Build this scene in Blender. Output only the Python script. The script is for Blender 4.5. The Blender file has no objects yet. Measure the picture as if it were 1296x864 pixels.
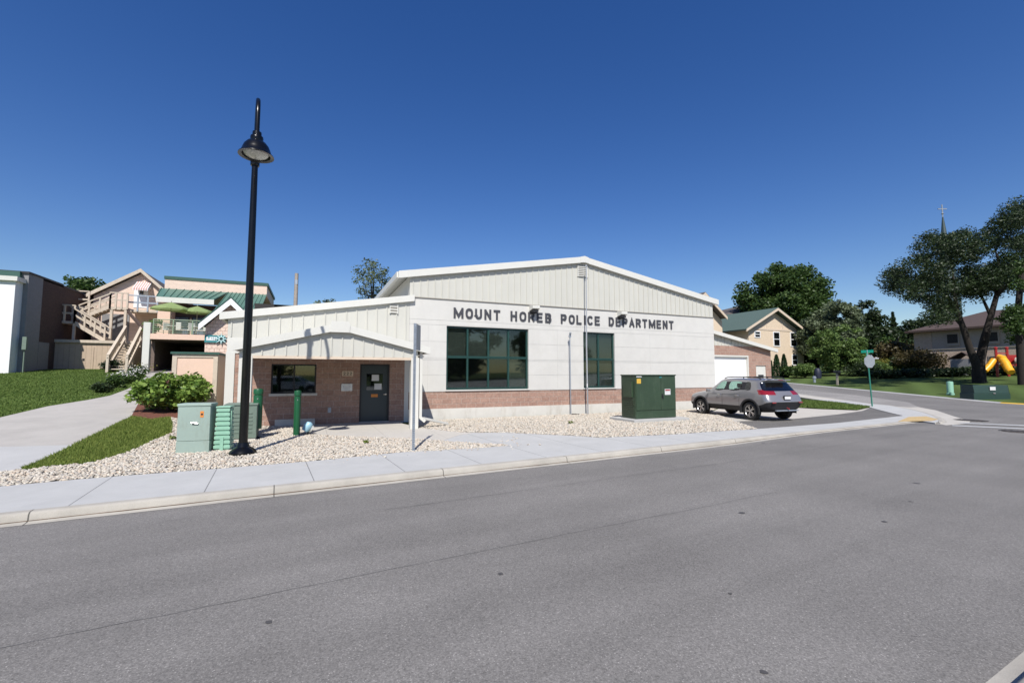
import bpy, bmesh, math, random
import numpy as np
from mathutils import Vector, Matrix
from mathutils.geometry import tessellate_polygon
random.seed(7); RNG = np.random.default_rng(11)
SC = bpy.context.scene; COL = SC.collection
R = math.radians
# ------------------------------------------------------------------ camera numbers
F, CX, CY, EYE = 575.0, 648.0, 432.0, 1.75
PIT = math.atan(42 / F); YAW = R(23.9)
fw = (math.sin(YAW), math.cos(YAW)); rt = (math.cos(YAW), -math.sin(YAW))
def ray(u, v):
    a = (u - CX) / F; b = -(v - CY) / F
    f = math.cos(PIT) - b * math.sin(PIT); z = math.sin(PIT) + b * math.cos(PIT)
    return (a * rt[0] + f * fw[0], a * rt[1] + f * fw[1], z)
def atZ(u, v, z=0):
    d = ray(u, v); t = (z - EYE) / d[2]; return Vector((d[0] * t, d[1] * t, z))
def atY(u, v, y):
    d = ray(u, v); t = y / d[1]; return Vector((d[0] * t, y, EYE + d[2] * t))
def atX(u, v, x):
    d = ray(u, v); t = x / d[0]; return Vector((x, d[1] * t, EYE + d[2] * t))
def atD(u, v, dd):
    d = ray(u, v); t = dd / (d[0] * fw[0] + d[1] * fw[1]); return Vector((d[0] * t, d[1] * t, EYE + d[2] * t))
# ------------------------------------------------------------------ terrain
def sm(t):
    t = min(1, max(0, t)); return t * t * (3 - 2 * t)
def ramp(t, w=3.0):                      # soft start max(0,t)
    return 0 if t < 0 else (t * t / (2 * w) if t < w else t - w / 2)
def H(x, y):
    l = .0733 * ramp(min(y, 75) - 11) * sm((-x - 1) / 4)
    r = 0
    if x > 18:
        e = (x - 39.57) * .866 - (y - 13.6) * .5
        r = .033 * ramp(min(y, 75) - 12) * sm((x - 18) / 6) + .06 * ramp(min(e, 45), 2)
    return l + r
def onG(u, v, off=0):
    d = ray(u, v); t = 1.0
    for _ in range(6000):
        x, y, z = d[0] * t, d[1] * t, EYE + d[2] * t
        if z < H(x, y) + off: return Vector((x, y, H(x, y) + off))
        t += .02 + t * .001
    return Vector((x, y, H(x, y) + off))
# ------------------------------------------------------------------ materials
def new_mat(name):
    m = bpy.data.materials.new(name); m.use_nodes = True
    nt = m.node_tree; b = nt.nodes['Principled BSDF']; return m, nt, b
def N(nt, t, **kw):
    n = nt.nodes.new(t)
    for k, v in kw.items(): setattr(n, k, v)
    return n
def mat(name, col, rough=.6, metal=0, var=.06, scale=6, bump=0, bscale=60, spec=.5, coat=0, dirt=None):
    """paint or stone colour with a soft noise variation and an optional fine bump"""
    m, nt, b = new_mat(name); L = nt.links
    tc = N(nt, 'ShaderNodeTexCoord')
    n1 = N(nt, 'ShaderNodeTexNoise'); n1.inputs['Scale'].default_value = scale; n1.inputs['Detail'].default_value = 8; n1.inputs['Roughness'].default_value = .65
    L.new(tc.outputs['Object'], n1.inputs['Vector'])
    cr = N(nt, 'ShaderNodeValToRGB'); cr.color_ramp.elements[0].position = .3; cr.color_ramp.elements[1].position = .7
    lo = [max(0, c * (1 - var * 2)) for c in col]; hi = [min(1, c * (1 + var)) for c in col]
    cr.color_ramp.elements[0].color = (*lo, 1); cr.color_ramp.elements[1].color = (*hi, 1)
    L.new(n1.outputs['Fac'], cr.inputs['Fac']); out = cr.outputs['Color']
    if dirt:
        n3 = N(nt, 'ShaderNodeTexNoise'); n3.inputs['Scale'].default_value = dirt[1]; n3.inputs['Detail'].default_value = 10; n3.inputs['Roughness'].default_value = .75
        mp = N(nt, 'ShaderNodeMapping'); mp.inputs['Scale'].default_value = (1, 1, .25); L.new(tc.outputs['Object'], mp.inputs['Vector']); L.new(mp.outputs[0], n3.inputs['Vector'])
        r3 = N(nt, 'ShaderNodeMapRange'); r3.inputs[1].default_value = .52; r3.inputs[2].default_value = .75; r3.inputs[4].default_value = dirt[2]
        L.new(n3.outputs['Fac'], r3.inputs[0])
        mx = N(nt, 'ShaderNodeMix', data_type='RGBA'); L.new(r3.outputs[0], mx.inputs['Factor']); L.new(out, mx.inputs['A']); mx.inputs['B'].default_value = (*dirt[0], 1)
        out = mx.outputs['Result']
    L.new(out, b.inputs['Base Color'])
    b.inputs['Roughness'].default_value = rough; b.inputs['Metallic'].default_value = metal
    b.inputs['Specular IOR Level'].default_value = spec; b.inputs['Coat Weight'].default_value = coat
    if bump:
        n2 = N(nt, 'ShaderNodeTexNoise'); n2.inputs['Scale'].default_value = bscale; n2.inputs['Detail'].default_value = 4
        L.new(tc.outputs['Object'], n2.inputs['Vector'])
        bp = N(nt, 'ShaderNodeBump'); bp.inputs['Strength'].default_value = bump; bp.inputs['Distance'].default_value = .01
        L.new(n2.outputs['Fac'], bp.inputs['Height']); L.new(bp.outputs['Normal'], b.inputs['Normal'])
    return m
def block_mat(name, c1, c2, mortar, bw=.40, bh=.20, msize=.008, rough=.9):
    m, nt, b = new_mat(name); L = nt.links
    tc = N(nt, 'ShaderNodeTexCoord'); sp = N(nt, 'ShaderNodeSeparateXYZ'); L.new(tc.outputs['Object'], sp.inputs[0])
    ad = N(nt, 'ShaderNodeMath', operation='ADD'); L.new(sp.outputs[0], ad.inputs[0]); L.new(sp.outputs[1], ad.inputs[1])
    cb = N(nt, 'ShaderNodeCombineXYZ'); L.new(ad.outputs[0], cb.inputs[0]); L.new(sp.outputs[2], cb.inputs[1])
    br = N(nt, 'ShaderNodeTexBrick'); br.inputs['Scale'].default_value = 1; br.inputs['Brick Width'].default_value = bw; br.inputs['Row Height'].default_value = bh
    br.inputs['Mortar Size'].default_value = msize; br.inputs['Mortar Smooth'].default_value = .2; br.inputs['Bias'].default_value = 0
    br.inputs['Color1'].default_value = (*c1, 1); br.inputs['Color2'].default_value = (*c2, 1); br.inputs['Mortar'].default_value = (*mortar, 1)
    L.new(cb.outputs[0], br.inputs['Vector'])
    ns = N(nt, 'ShaderNodeTexNoise'); ns.inputs['Scale'].default_value = 14; ns.inputs['Detail'].default_value = 8; ns.inputs['Roughness'].default_value = .7; L.new(tc.outputs['Object'], ns.inputs['Vector'])
    rg = N(nt, 'ShaderNodeMapRange'); rg.inputs[1].default_value = .3; rg.inputs[2].default_value = .7; rg.inputs[3].default_value = .72; rg.inputs[4].default_value = 1.25; L.new(ns.outputs['Fac'], rg.inputs[0])
    mx = N(nt, 'ShaderNodeMix', data_type='RGBA', blend_type='MULTIPLY'); mx.inputs['Factor'].default_value = 1
    L.new(br.outputs['Color'], mx.inputs['A']); L.new(rg.outputs[0], mx.inputs['B']); L.new(mx.outputs['Result'], b.inputs['Base Color'])
    b.inputs['Roughness'].default_value = rough
    h = N(nt, 'ShaderNodeMath', operation='MULTIPLY_ADD'); L.new(br.outputs['Fac'], h.inputs[0]); h.inputs[1].default_value = -1.2; L.new(ns.outputs['Fac'], h.inputs[2])
    bp = N(nt, 'ShaderNodeBump'); bp.inputs['Strength'].default_value = .7; bp.inputs['Distance'].default_value = .02
    L.new(h.outputs[0], bp.inputs['Height']); L.new(bp.outputs['Normal'], b.inputs['Normal'])
    return m
def lap_mat(name, col, step=.15, vert=False, seam=.82, rough=.7):
    """painted lap siding: rows (or vertical boards) with a thin joint and a little bump"""
    m, nt, b = new_mat(name); L = nt.links
    tc = N(nt, 'ShaderNodeTexCoord'); sp = N(nt, 'ShaderNodeSeparateXYZ'); L.new(tc.outputs['Object'], sp.inputs[0])
    if vert:
        ad = N(nt, 'ShaderNodeMath', operation='ADD'); L.new(sp.outputs[0], ad.inputs[0]); L.new(sp.outputs[1], ad.inputs[1]); src = ad.outputs[0]
    else: src = sp.outputs[2]
    dv = N(nt, 'ShaderNodeMath', operation='DIVIDE'); L.new(src, dv.inputs[0]); dv.inputs[1].default_value = step
    fr = N(nt, 'ShaderNodeMath', operation='FRACT'); L.new(dv.outputs[0], fr.inputs[0])
    gt = N(nt, 'ShaderNodeMath', operation='GREATER_THAN'); L.new(fr.outputs[0], gt.inputs[0]); gt.inputs[1].default_value = .9
    ns = N(nt, 'ShaderNodeTexNoise'); ns.inputs['Scale'].default_value = 3; ns.inputs['Detail'].default_value = 8; L.new(tc.outputs['Object'], ns.inputs['Vector'])
    rg = N(nt, 'ShaderNodeMapRange'); rg.inputs[3].default_value = .85; rg.inputs[4].default_value = 1.1; L.new(ns.outputs['Fac'], rg.inputs[0])
    m1 = N(nt, 'ShaderNodeMix', data_type='RGBA'); L.new(gt.outputs[0], m1.inputs['Factor']); m1.inputs['A'].default_value = (*col, 1); m1.inputs['B'].default_value = (*[c * seam for c in col], 1)
    m2 = N(nt, 'ShaderNodeMix', data_type='RGBA', blend_type='MULTIPLY'); m2.inputs['Factor'].default_value = 1; L.new(m1.outputs['Result'], m2.inputs['A']); L.new(rg.outputs[0], m2.inputs['B'])
    L.new(m2.outputs['Result'], b.inputs['Base Color']); b.inputs['Roughness'].default_value = rough
    bp = N(nt, 'ShaderNodeBump'); bp.inputs['Strength'].default_value = .6; bp.inputs['Distance'].default_value = .02; L.new(fr.outputs[0], bp.inputs['Height']); L.new(bp.outputs['Normal'], b.inputs['Normal'])
    return m
def leaf_mat(name, c1, c2, rough=.5, trans=.35):
    m, nt, b = new_mat(name); L = nt.links
    g = N(nt, 'ShaderNodeNewGeometry'); cr = N(nt, 'ShaderNodeValToRGB'); cr.color_ramp.elements[0].color = (*c1, 1); cr.color_ramp.elements[1].color = (*c2, 1)
    L.new(g.outputs['Random Per Island'], cr.inputs['Fac']); L.new(cr.outputs['Color'], b.inputs['Base Color'])
    b.inputs['Roughness'].default_value = rough; b.inputs['Specular IOR Level'].default_value = .35
    tr = N(nt, 'ShaderNodeBsdfTranslucent'); L.new(cr.outputs['Color'], tr.inputs['Color'])
    mx = N(nt, 'ShaderNodeMixShader'); mx.inputs[0].default_value = trans; L.new(b.outputs[0], mx.inputs[1]); L.new(tr.outputs[0], mx.inputs[2])
    L.new(mx.outputs[0], nt.nodes['Material Output'].inputs['Surface'])
    return m
def glass_mat(name, tint=(.03, .035, .035), clear=.5, tcol=(.5, .55, .52), rough=.03):
    m, nt, b = new_mat(name); L = nt.links
    b.inputs['Base Color'].default_value = (*tint, 1); b.inputs['Roughness'].default_value = rough; b.inputs['Specular IOR Level'].default_value = .5
    t = N(nt, 'ShaderNodeBsdfTransparent'); t.inputs[0].default_value = (*tcol, 1)
    gl = N(nt, 'ShaderNodeBsdfGlossy'); gl.inputs['Roughness'].default_value = rough; gl.inputs['Color'].default_value = (.9, .95, .95, 1)
    lw = N(nt, 'ShaderNodeLayerWeight'); lw.inputs['Blend'].default_value = .5
    pw = N(nt, 'ShaderNodeMath', operation='POWER'); L.new(lw.outputs['Facing'], pw.inputs[0]); pw.inputs[1].default_value = 5
    fr = N(nt, 'ShaderNodeMath', operation='MULTIPLY_ADD'); L.new(pw.outputs[0], fr.inputs[0]); fr.inputs[1].default_value = .9; fr.inputs[2].default_value = .05
    m1 = N(nt, 'ShaderNodeMixShader'); m1.inputs[0].default_value = clear; L.new(b.outputs[0], m1.inputs[1]); L.new(t.outputs[0], m1.inputs[2])
    m2 = N(nt, 'ShaderNodeMixShader'); L.new(fr.outputs[0], m2.inputs[0]); L.new(m1.outputs[0], m2.inputs[1]); L.new(gl.outputs[0], m2.inputs[2])
    L.new(m2.outputs[0], nt.nodes['Material Output'].inputs['Surface'])
    return m
def island_mat(name, cols, rough=.8):
    m, nt, b = new_mat(name); L = nt.links
    g = N(nt, 'ShaderNodeNewGeometry'); cr = N(nt, 'ShaderNodeValToRGB'); e = cr.color_ramp.elements
    while len(e) < len(cols): e.new(.5)
    for i, c in enumerate(cols): e[i].position = i / (len(cols) - 1); e[i].color = (*c, 1)
    L.new(g.outputs['Random Per Island'], cr.inputs['Fac']); L.new(cr.outputs['Color'], b.inputs['Base Color']); b.inputs['Roughness'].default_value = rough
    return m
def asphalt_mat(name, base=.158, line_dir=.075):
    m, nt, b = new_mat(name); L = nt.links
    tc = N(nt, 'ShaderNodeTexCoord')
    def noise(s, d=6, r=.6):
        n = N(nt, 'ShaderNodeTexNoise'); n.inputs['Scale'].default_value = s; n.inputs['Detail'].default_value = d; n.inputs['Roughness'].default_value = r; L.new(tc.outputs['Object'], n.inputs['Vector']); return n
    big = noise(.35, 5); fine = noise(70, 3, .7)
    vo = N(nt, 'ShaderNodeTexVoronoi'); vo.inputs['Scale'].default_value = 150; L.new(tc.outputs['Object'], vo.inputs['Vector'])
    sp = N(nt, 'ShaderNodeSeparateColor'); L.new(vo.outputs['Color'], sp.inputs[0])
    r1 = N(nt, 'ShaderNodeMapRange'); r1.inputs[1].default_value = .35; r1.inputs[2].default_value = .65; r1.inputs[3].default_value = .9; r1.inputs[4].default_value = 1.1; L.new(big.outputs['Fac'], r1.inputs[0])
    r2 = N(nt, 'ShaderNodeMapRange'); r2.inputs[1].default_value = .3; r2.inputs[2].default_value = .7; r2.inputs[3].default_value = .6; r2.inputs[4].default_value = 1.4; L.new(fine.outputs['Fac'], r2.inputs[0])
    r3 = N(nt, 'ShaderNodeMapRange'); r3.inputs[1].default_value = .95; r3.inputs[2].default_value = 1; r3.inputs[3].default_value = 1; r3.inputs[4].default_value = 1.9; L.new(sp.outputs[0], r3.inputs[0])
    mu = N(nt, 'ShaderNodeMath', operation='MULTIPLY'); L.new(r1.outputs[0], mu.inputs[0]); L.new(r2.outputs[0], mu.inputs[1])
    mu2 = N(nt, 'ShaderNodeMath', operation='MULTIPLY'); L.new(mu.outputs[0], mu2.inputs[0]); L.new(r3.outputs[0], mu2.inputs[1])
    # wheel tracks / paving passes running along the street
    sx = N(nt, 'ShaderNodeSeparateXYZ'); L.new(tc.outputs['Object'], sx.inputs[0])
    a = N(nt, 'ShaderNodeMath', operation='MULTIPLY_ADD'); L.new(sx.outputs[0], a.inputs[0]); a.inputs[1].default_value = -line_dir; L.new(sx.outputs[1], a.inputs[2])
    cmb = N(nt, 'ShaderNodeCombineXYZ'); L.new(a.outputs[0], cmb.inputs[1])
    ml = N(nt, 'ShaderNodeMath', operation='MULTIPLY'); L.new(sx.outputs[0], ml.inputs[0]); ml.inputs[1].default_value = .03; L.new(ml.outputs[0], cmb.inputs[0])
    st = N(nt, 'ShaderNodeTexNoise'); st.inputs['Scale'].default_value = 1.6; st.inputs['Detail'].default_value = 5; L.new(cmb.outputs[0], st.inputs['Vector'])
    r4 = N(nt, 'ShaderNodeMapRange'); r4.inputs[1].default_value = .35; r4.inputs[2].default_value = .65; r4.inputs[3].default_value = .93; r4.inputs[4].default_value = 1.07; L.new(st.outputs['Fac'], r4.inputs[0])
    mu3 = N(nt, 'ShaderNodeMath', operation='MULTIPLY'); L.new(mu2.outputs[0], mu3.inputs[0]); L.new(r4.outputs[0], mu3.inputs[1])
    cc = N(nt, 'ShaderNodeMix', data_type='RGBA', blend_type='MULTIPLY'); cc.inputs['Factor'].default_value = 1; cc.inputs['A'].default_value = (base * 1.07, base * 1.01, base * .94, 1); L.new(mu3.outputs[0], cc.inputs['B'])
    L.new(cc.outputs['Result'], b.inputs['Base Color']); b.inputs['Roughness'].default_value = .85; b.inputs['Specular IOR Level'].default_value = .3
    bp = N(nt, 'ShaderNodeBump'); bp.inputs['Strength'].default_value = .5; bp.inputs['Distance'].default_value = .006; L.new(fine.outputs['Fac'], bp.inputs['Height']); L.new(bp.outputs['Normal'], b.inputs['Normal'])
    return m
def concrete_mat(name, col, joint=None, slope=.075, stain=.1, jcol=.45, off=0):
    """cast concrete; joint = spacing of the tooled joints across the walk"""
    m, nt, b = new_mat(name); L = nt.links
    tc = N(nt, 'ShaderNodeTexCoord')
    n = N(nt, 'ShaderNodeTexNoise'); n.inputs['Scale'].default_value = 1.1; n.inputs['Detail'].default_value = 10; n.inputs['Roughness'].default_value = .7; L.new(tc.outputs['Object'], n.inputs['Vector'])
    r1 = N(nt, 'ShaderNodeMapRange'); r1.inputs[1].default_value = .3; r1.inputs[2].default_value = .7; r1.inputs[3].default_value = 1 - stain; r1.inputs[4].default_value = 1 + stain * .6; L.new(n.outputs['Fac'], r1.inputs[0])
    n2 = N(nt, 'ShaderNodeTexNoise'); n2.inputs['Scale'].default_value = 120; n2.inputs['Detail'].default_value = 3; L.new(tc.outputs['Object'], n2.inputs['Vector'])
    r2 = N(nt, 'ShaderNodeMapRange'); r2.inputs[1].default_value = .3; r2.inputs[2].default_value = .7; r2.inputs[3].default_value = .92; r2.inputs[4].default_value = 1.06; L.new(n2.outputs['Fac'], r2.inputs[0])
    mu = N(nt, 'ShaderNodeMath', operation='MULTIPLY'); L.new(r1.outputs[0], mu.inputs[0]); L.new(r2.outputs[0], mu.inputs[1]); val = mu.outputs[0]
    if joint:
        sx = N(nt, 'ShaderNodeSeparateXYZ'); L.new(tc.outputs['Object'], sx.inputs[0])
        a = N(nt, 'ShaderNodeMath', operation='MULTIPLY_ADD'); L.new(sx.outputs[1], a.inputs[0]); a.inputs[1].default_value = slope; L.new(sx.outputs[0], a.inputs[2])
        a2 = N(nt, 'ShaderNodeMath', operation='ADD'); L.new(a.outputs[0], a2.inputs[0]); a2.inputs[1].default_value = 400 + off
        d = N(nt, 'ShaderNodeMath', operation='DIVIDE'); L.new(a2.outputs[0], d.inputs[0]); d.inputs[1].default_value = joint
        f = N(nt, 'ShaderNodeMath', operation='FRACT'); L.new(d.outputs[0], f.inputs[0])
        g = N(nt, 'ShaderNodeMath', operation='LESS_THAN'); L.new(f.outputs[0], g.inputs[0]); g.inputs[1].default_value = .016 / joint
        mr = N(nt, 'ShaderNodeMapRange'); mr.inputs[3].default_value = 1; mr.inputs[4].default_value = jcol; L.new(g.outputs[0], mr.inputs[0])
        m2 = N(nt, 'ShaderNodeMath', operation='MULTIPLY'); L.new(val, m2.inputs[0]); L.new(mr.outputs[0], m2.inputs[1]); val = m2.outputs[0]
    cc = N(nt, 'ShaderNodeMix', data_type='RGBA', blend_type='MULTIPLY'); cc.inputs['Factor'].default_value = 1; cc.inputs['A'].default_value = (*col, 1); L.new(val, cc.inputs['B'])
    L.new(cc.outputs['Result'], b.inputs['Base Color']); b.inputs['Roughness'].default_value = .85
    bp = N(nt, 'ShaderNodeBump'); bp.inputs['Strength'].default_value = .3; bp.inputs['Distance'].default_value = .005; L.new(n2.outputs['Fac'], bp.inputs['Height']); L.new(bp.outputs['Normal'], b.inputs['Normal'])
    return m
def lawn_mat(name, c1, c2, c3, stripes=0):
    m, nt, b = new_mat(name); L = nt.links
    tc = N(nt, 'ShaderNodeTexCoord')
    n = N(nt, 'ShaderNodeTexNoise'); n.inputs['Scale'].default_value = 9; n.inputs['Detail'].default_value = 10; n.inputs['Roughness'].default_value = .8; L.new(tc.outputs['Object'], n.inputs['Vector'])
    cr = N(nt, 'ShaderNodeValToRGB'); cr.color_ramp.elements[0].position = .3; cr.color_ramp.elements[1].position = .72; cr.color_ramp.elements[0].color = (*c1, 1); cr.color_ramp.elements[1].color = (*c2, 1); L.new(n.outputs['Fac'], cr.inputs['Fac'])
    n2 = N(nt, 'ShaderNodeTexNoise'); n2.inputs['Scale'].default_value = .5; n2.inputs['Detail'].default_value = 6; L.new(tc.outputs['Object'], n2.inputs['Vector'])
    r = N(nt, 'ShaderNodeMapRange'); r.inputs[1].default_value = .45; r.inputs[2].default_value = .7; r.inputs[4].default_value = .6; L.new(n2.outputs['Fac'], r.inputs[0])
    mx = N(nt, 'ShaderNodeMix', data_type='RGBA'); L.new(r.outputs[0], mx.inputs['Factor']); L.new(cr.outputs['Color'], mx.inputs['A']); mx.inputs['B'].default_value = (*c3, 1); out = mx.outputs['Result']
    if stripes:
        w = N(nt, 'ShaderNodeTexWave'); w.inputs['Scale'].default_value = stripes; w.inputs['Distortion'].default_value = 1.2; w.inputs['Detail'].default_value = 3
        mp = N(nt, 'ShaderNodeMapping'); mp.inputs['Rotation'].default_value = (0, 0, R(62)); L.new(tc.outputs['Object'], mp.inputs['Vector']); L.new(mp.outputs[0], w.inputs['Vector'])
        rr = N(nt, 'ShaderNodeMapRange'); rr.inputs[3].default_value = .78; rr.inputs[4].default_value = 1.12; L.new(w.outputs['Fac'], rr.inputs[0])
        m3 = N(nt, 'ShaderNodeMix', data_type='RGBA', blend_type='MULTIPLY'); m3.inputs['Factor'].default_value = 1; L.new(out, m3.inputs['A']); L.new(rr.outputs[0], m3.inputs['B']); out = m3.outputs['Result']
    L.new(out, b.inputs['Base Color']); b.inputs['Roughness'].default_value = .95; b.inputs['Specular IOR Level'].default_value = .1
    bp = N(nt, 'ShaderNodeBump'); bp.inputs['Strength'].default_value = .9; bp.inputs['Distance'].default_value = .05; L.new(n.outputs['Fac'], bp.inputs['Height']); L.new(bp.outputs['Normal'], b.inputs['Normal'])
    return m

M = {}
M['asphalt'] = asphalt_mat('asphalt')
M['asphalt_old'] = asphalt_mat('old_asphalt', .235)
M['asphalt_lot'] = asphalt_mat('lot_asphalt', .13)
M['walk'] = concrete_mat('sidewalk_concrete', (.43, .427, .412), joint=1.52, off=.55)
M['kerb'] = concrete_mat('kerb_concrete', (.37, .345, .30), joint=2.78, jcol=.25, off=.18, stain=.22)
M['path'] = concrete_mat('aged_concrete', (.40, .375, .34), joint=1.8, slope=-1.5, stain=.12, jcol=.8)
M['apron'] = concrete_mat('new_concrete', (.42, .415, .40), stain=.08)
M['slab'] = concrete_mat('slab_concrete', (.47, .44, .39), joint=1.5, slope=0, stain=.08, jcol=.75)
M['lot_conc'] = concrete_mat('lot_concrete', (.46, .43, .38), stain=.12)
M['lawn'] = lawn_mat('mown_lawn', (.05, .090, .016), (.125, .18, .04), (.075, .125, .024), stripes=.28)
M['lawn2'] = lawn_mat('far_lawn', (.05, .080, .022), (.105, .145, .045), (.072, .110, .032), stripes=.12)
M['soil'] = mat('gravel_bed', (.22, .195, .16), .95, var=.2, scale=20, bump=1, bscale=40)
M['mulch'] = mat('red_mulch', (.17, .06, .035), .95, var=.4, scale=25, bump=1, bscale=60)
M['stone'] = island_mat('river_stone', [(.43, .38, .30), (.56, .50, .41), (.25, .22, .18), (.60, .56, .48), (.46, .36, .27), (.53, .48, .40), (.35, .33, .30), (.58, .52, .43)])
M['blade'] = leaf_mat('grass_blade', (.06, .11, .018), (.16, .22, .05), .7, .3)
M['blade_dry'] = leaf_mat('lighter_grass', (.09, .15, .02), (.24, .28, .06), .7, .3)
M['panelw'] = mat('white_block', (.555, .542, .505), .85, var=.03, scale=1.5, bump=.25, bscale=90, dirt=((.44, .41, .35), 1.6, .22))
M['groove'] = mat('joint', (.42, .42, .40), .9)
M['brick'] = block_mat('rose_block', (.37, .235, .18), (.31, .19, .145), (.42, .34, .29))
M['found'] = mat('foundation', (.58, .56, .51), .9, var=.05, scale=2, bump=.2, dirt=((.33, .28, .21), 3, .6))
M['cream'] = mat('cream_metal_siding', (.51, .50, .445), .5, var=.02, scale=1)
M['trim'] = mat('ivory_trim', (.60, .59, .54), .45, var=.02, scale=1.5, dirt=((.5, .47, .40), 2, .2))
M['white'] = mat('white_paint', (.78, .78, .78), .45, var=.02)
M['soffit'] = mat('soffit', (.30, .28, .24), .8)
M['green_frame'] = mat('green_frame', (.014, .050, .042), .35, var=.05)
M['glass'] = glass_mat('window_glass', (.008, .01, .01), .88, (.80, .85, .82))
M['glass_dark'] = glass_mat('dark_glass', (.006, .007, .008), .25)
M['glass_blue'] = mat('sky_painted_glass', (.10, .13, .19), .05, var=.1)  # bluish sky reflection painted into the pane colour
M['blind'] = lap_mat('window_blind', (.10, .105, .095), .05)
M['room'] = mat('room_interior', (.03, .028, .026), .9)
M['letter'] = mat('grey_letters', (.055, .055, .062), .5)
M['black'] = mat('black_gloss', (.004, .004, .004), .25, var=.1, spec=.3, coat=.15)
M['blackp'] = mat('black_plastic', (.018, .018, .020), .6)
M['rubber'] = mat('tyre_rubber', (.018, .018, .018), .8)
M['pale_green'] = mat('pale_green_steel', (.285, .365, .32), .5, var=.03, scale=2, dirt=((.20, .22, .17), 5, .6))
M['ped_green'] = mat('pedestal_green', (.25, .46, .34), .5, var=.05)
M['box_green'] = mat('grey_green_box', (.15, .20, .16), .6, var=.06)
M['deep_green'] = mat('dark_green_steel', (.032, .058, .032), .42, var=.08, scale=2, dirt=((.07, .10, .065), 4, .6))
M['post_green'] = mat('marker_green', (.008, .085, .03), .4, var=.08)
M['galv'] = mat('galvanised', (.36, .40, .45), .45, .5, var=.1, scale=20)
M['alu'] = mat('brushed_pole', (.50, .51, .53), .35, .6, var=.05)
M['rust'] = mat('dark_pipe', (.09, .075, .06), .7, .2)
M['door'] = mat('charcoal_door', (.028, .042, .048), .4, var=.03)
M['paper'] = mat('paper', (.62, .62, .62), .8)
M['orange'] = mat('orange_sticker', (.62, .22, .04), .6)
M['yellow'] = mat('yellow_paint', (.62, .38, .05), .7, var=.12, scale=12)
M['road_white'] = mat('road_paint', (.42, .42, .41), .8, var=.15, scale=12)
M['tactile'] = mat('yellow_tactile', (.50, .36, .17), .8, var=.1, scale=10)
M['silver'] = mat('silver', (.55, .55, .56), .25, .9)
M['chrome'] = mat('bright_metal', (.7, .7, .7), .12, 1)
M['red'] = mat('red_plastic', (.30, .02, .02), .3)
M['beige'] = lap_mat('beige_board', (.44, .34, .25), .3, vert=True)
M['beigeh'] = lap_mat('beige_lap', (.47, .37, .285), .2)
M['deckw'] = mat('painted_timber', (.52, .44, .35), .7, var=.08)
M['pink'] = lap_mat('pink_lap', (.70, .54, .44), .3, seam=.85)
M['pink_plain'] = mat('pink_panel', (.68, .49, .38), .8, var=.03)
M['shingle'] = block_mat('pink_shingle', (.70, .54, .45), (.66, .51, .42), (.5, .36, .29), .22, .18, .012)
M['ggreen'] = mat('green_metal_roof', (.085, .17, .135), .45, .1, var=.05)
M['ggreen_d'] = mat('dark_green_trim', (.03, .085, .065), .5)
M['roofgreen'] = mat('green_shingle', (.075, .115, .10), .9, var=.15, scale=8, bump=.5, bscale=30)
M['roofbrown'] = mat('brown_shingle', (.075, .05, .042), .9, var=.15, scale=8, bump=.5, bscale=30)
M['roofgrey'] = mat('grey_brown_shingle', (.10, .085, .08), .9, var=.15, scale=8)
M['darkbrick'] = block_mat('dark_brown_brick', (.085, .048, .038), (.065, .035, .028), (.08, .06, .05), .24, .08, .01)
M['greywall'] = mat('grey_render', (.22, .22, .225), .85, var=.06)
M['whitew'] = mat('white_metal_wall', (.74, .74, .73), .6, var=.03)
M['tan'] = lap_mat('tan_lap', (.67, .54, .40), .22, seam=.88)
M['tantrim'] = mat('tan_trim', (.60, .49, .38), .7)
M['chbrick'] = block_mat('church_brick', (.52, .40, .31), (.46, .35, .27), (.40, .34, .28), .3, .12, .01)
M['chwall'] = mat('church_render', (.37, .315, .265), .9, var=.05)
M['spire'] = mat('patina_spire', (.03, .055, .06), .6)
M['umb'] = leaf_mat('green_canvas', (.30, .40, .16), (.33, .43, .18), .8, .4)
M['bark'] = mat('bark', (.020, .015, .012), .95, var=.3, scale=10, bump=1, bscale=20)
M['bark_l'] = mat('weathered_pole', (.32, .28, .24), .9, var=.15, scale=6)
M['car_paint'] = mat('grey_car_paint', (.24, .235, .24), .3, .4, var=.02, coat=1)
M['car_white'] = mat('white_car_paint', (.75, .75, .75), .3, 0, var=.02, coat=1)
M['car_glass'] = glass_mat('car_glass', (.01, .012, .012), .85, (.62, .80, .72))
M['car_dark'] = glass_mat('privacy_glass', (.003, .003, .004), .12, (.2, .2, .22), .12)
M['tail'] = mat('tail_lamp_red', (.22, .01, .012), .15, coat=1)
M['lamp_glass'] = mat('lamp_lens', (.50, .50, .46), .25, var=.2, scale=30)
M['slide_y'] = mat('yellow_slide', (.80, .38, .02), .4)
M['blue'] = mat('teal_sign', (.03, .20, .21), .5)
M['signgreen'] = mat('street_sign_green', (.0, .25, .17), .5)
M['stopback'] = mat('sign_back', (.30, .32, .34), .5, .3)
M['leafA'] = leaf_mat('maple_leaf', (.022, .05, .012), (.085, .14, .032))
M['leafB'] = leaf_mat('silver_leaf', (.06, .085, .04), (.19, .23, .13))
M['leafC'] = leaf_mat('dark_leaf', (.010, .022, .008), (.042, .066, .020), trans=.2)
M['leafD'] = leaf_mat('bush_leaf', (.06, .13, .018), (.27, .38, .08), .45, .3)
M['leafE'] = leaf_mat('autumn_leaf', (.05, .035, .015), (.10, .085, .03))
M['leafF'] = leaf_mat('conifer_leaf', (.008, .03, .008), (.03, .07, .02), trans=.15)
M['leafG'] = leaf_mat('light_leaf', (.07, .13, .03), (.17, .24, .07))
M['leafH'] = leaf_mat('yellow_leaf', (.20, .17, .03), (.12, .15, .03))
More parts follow.
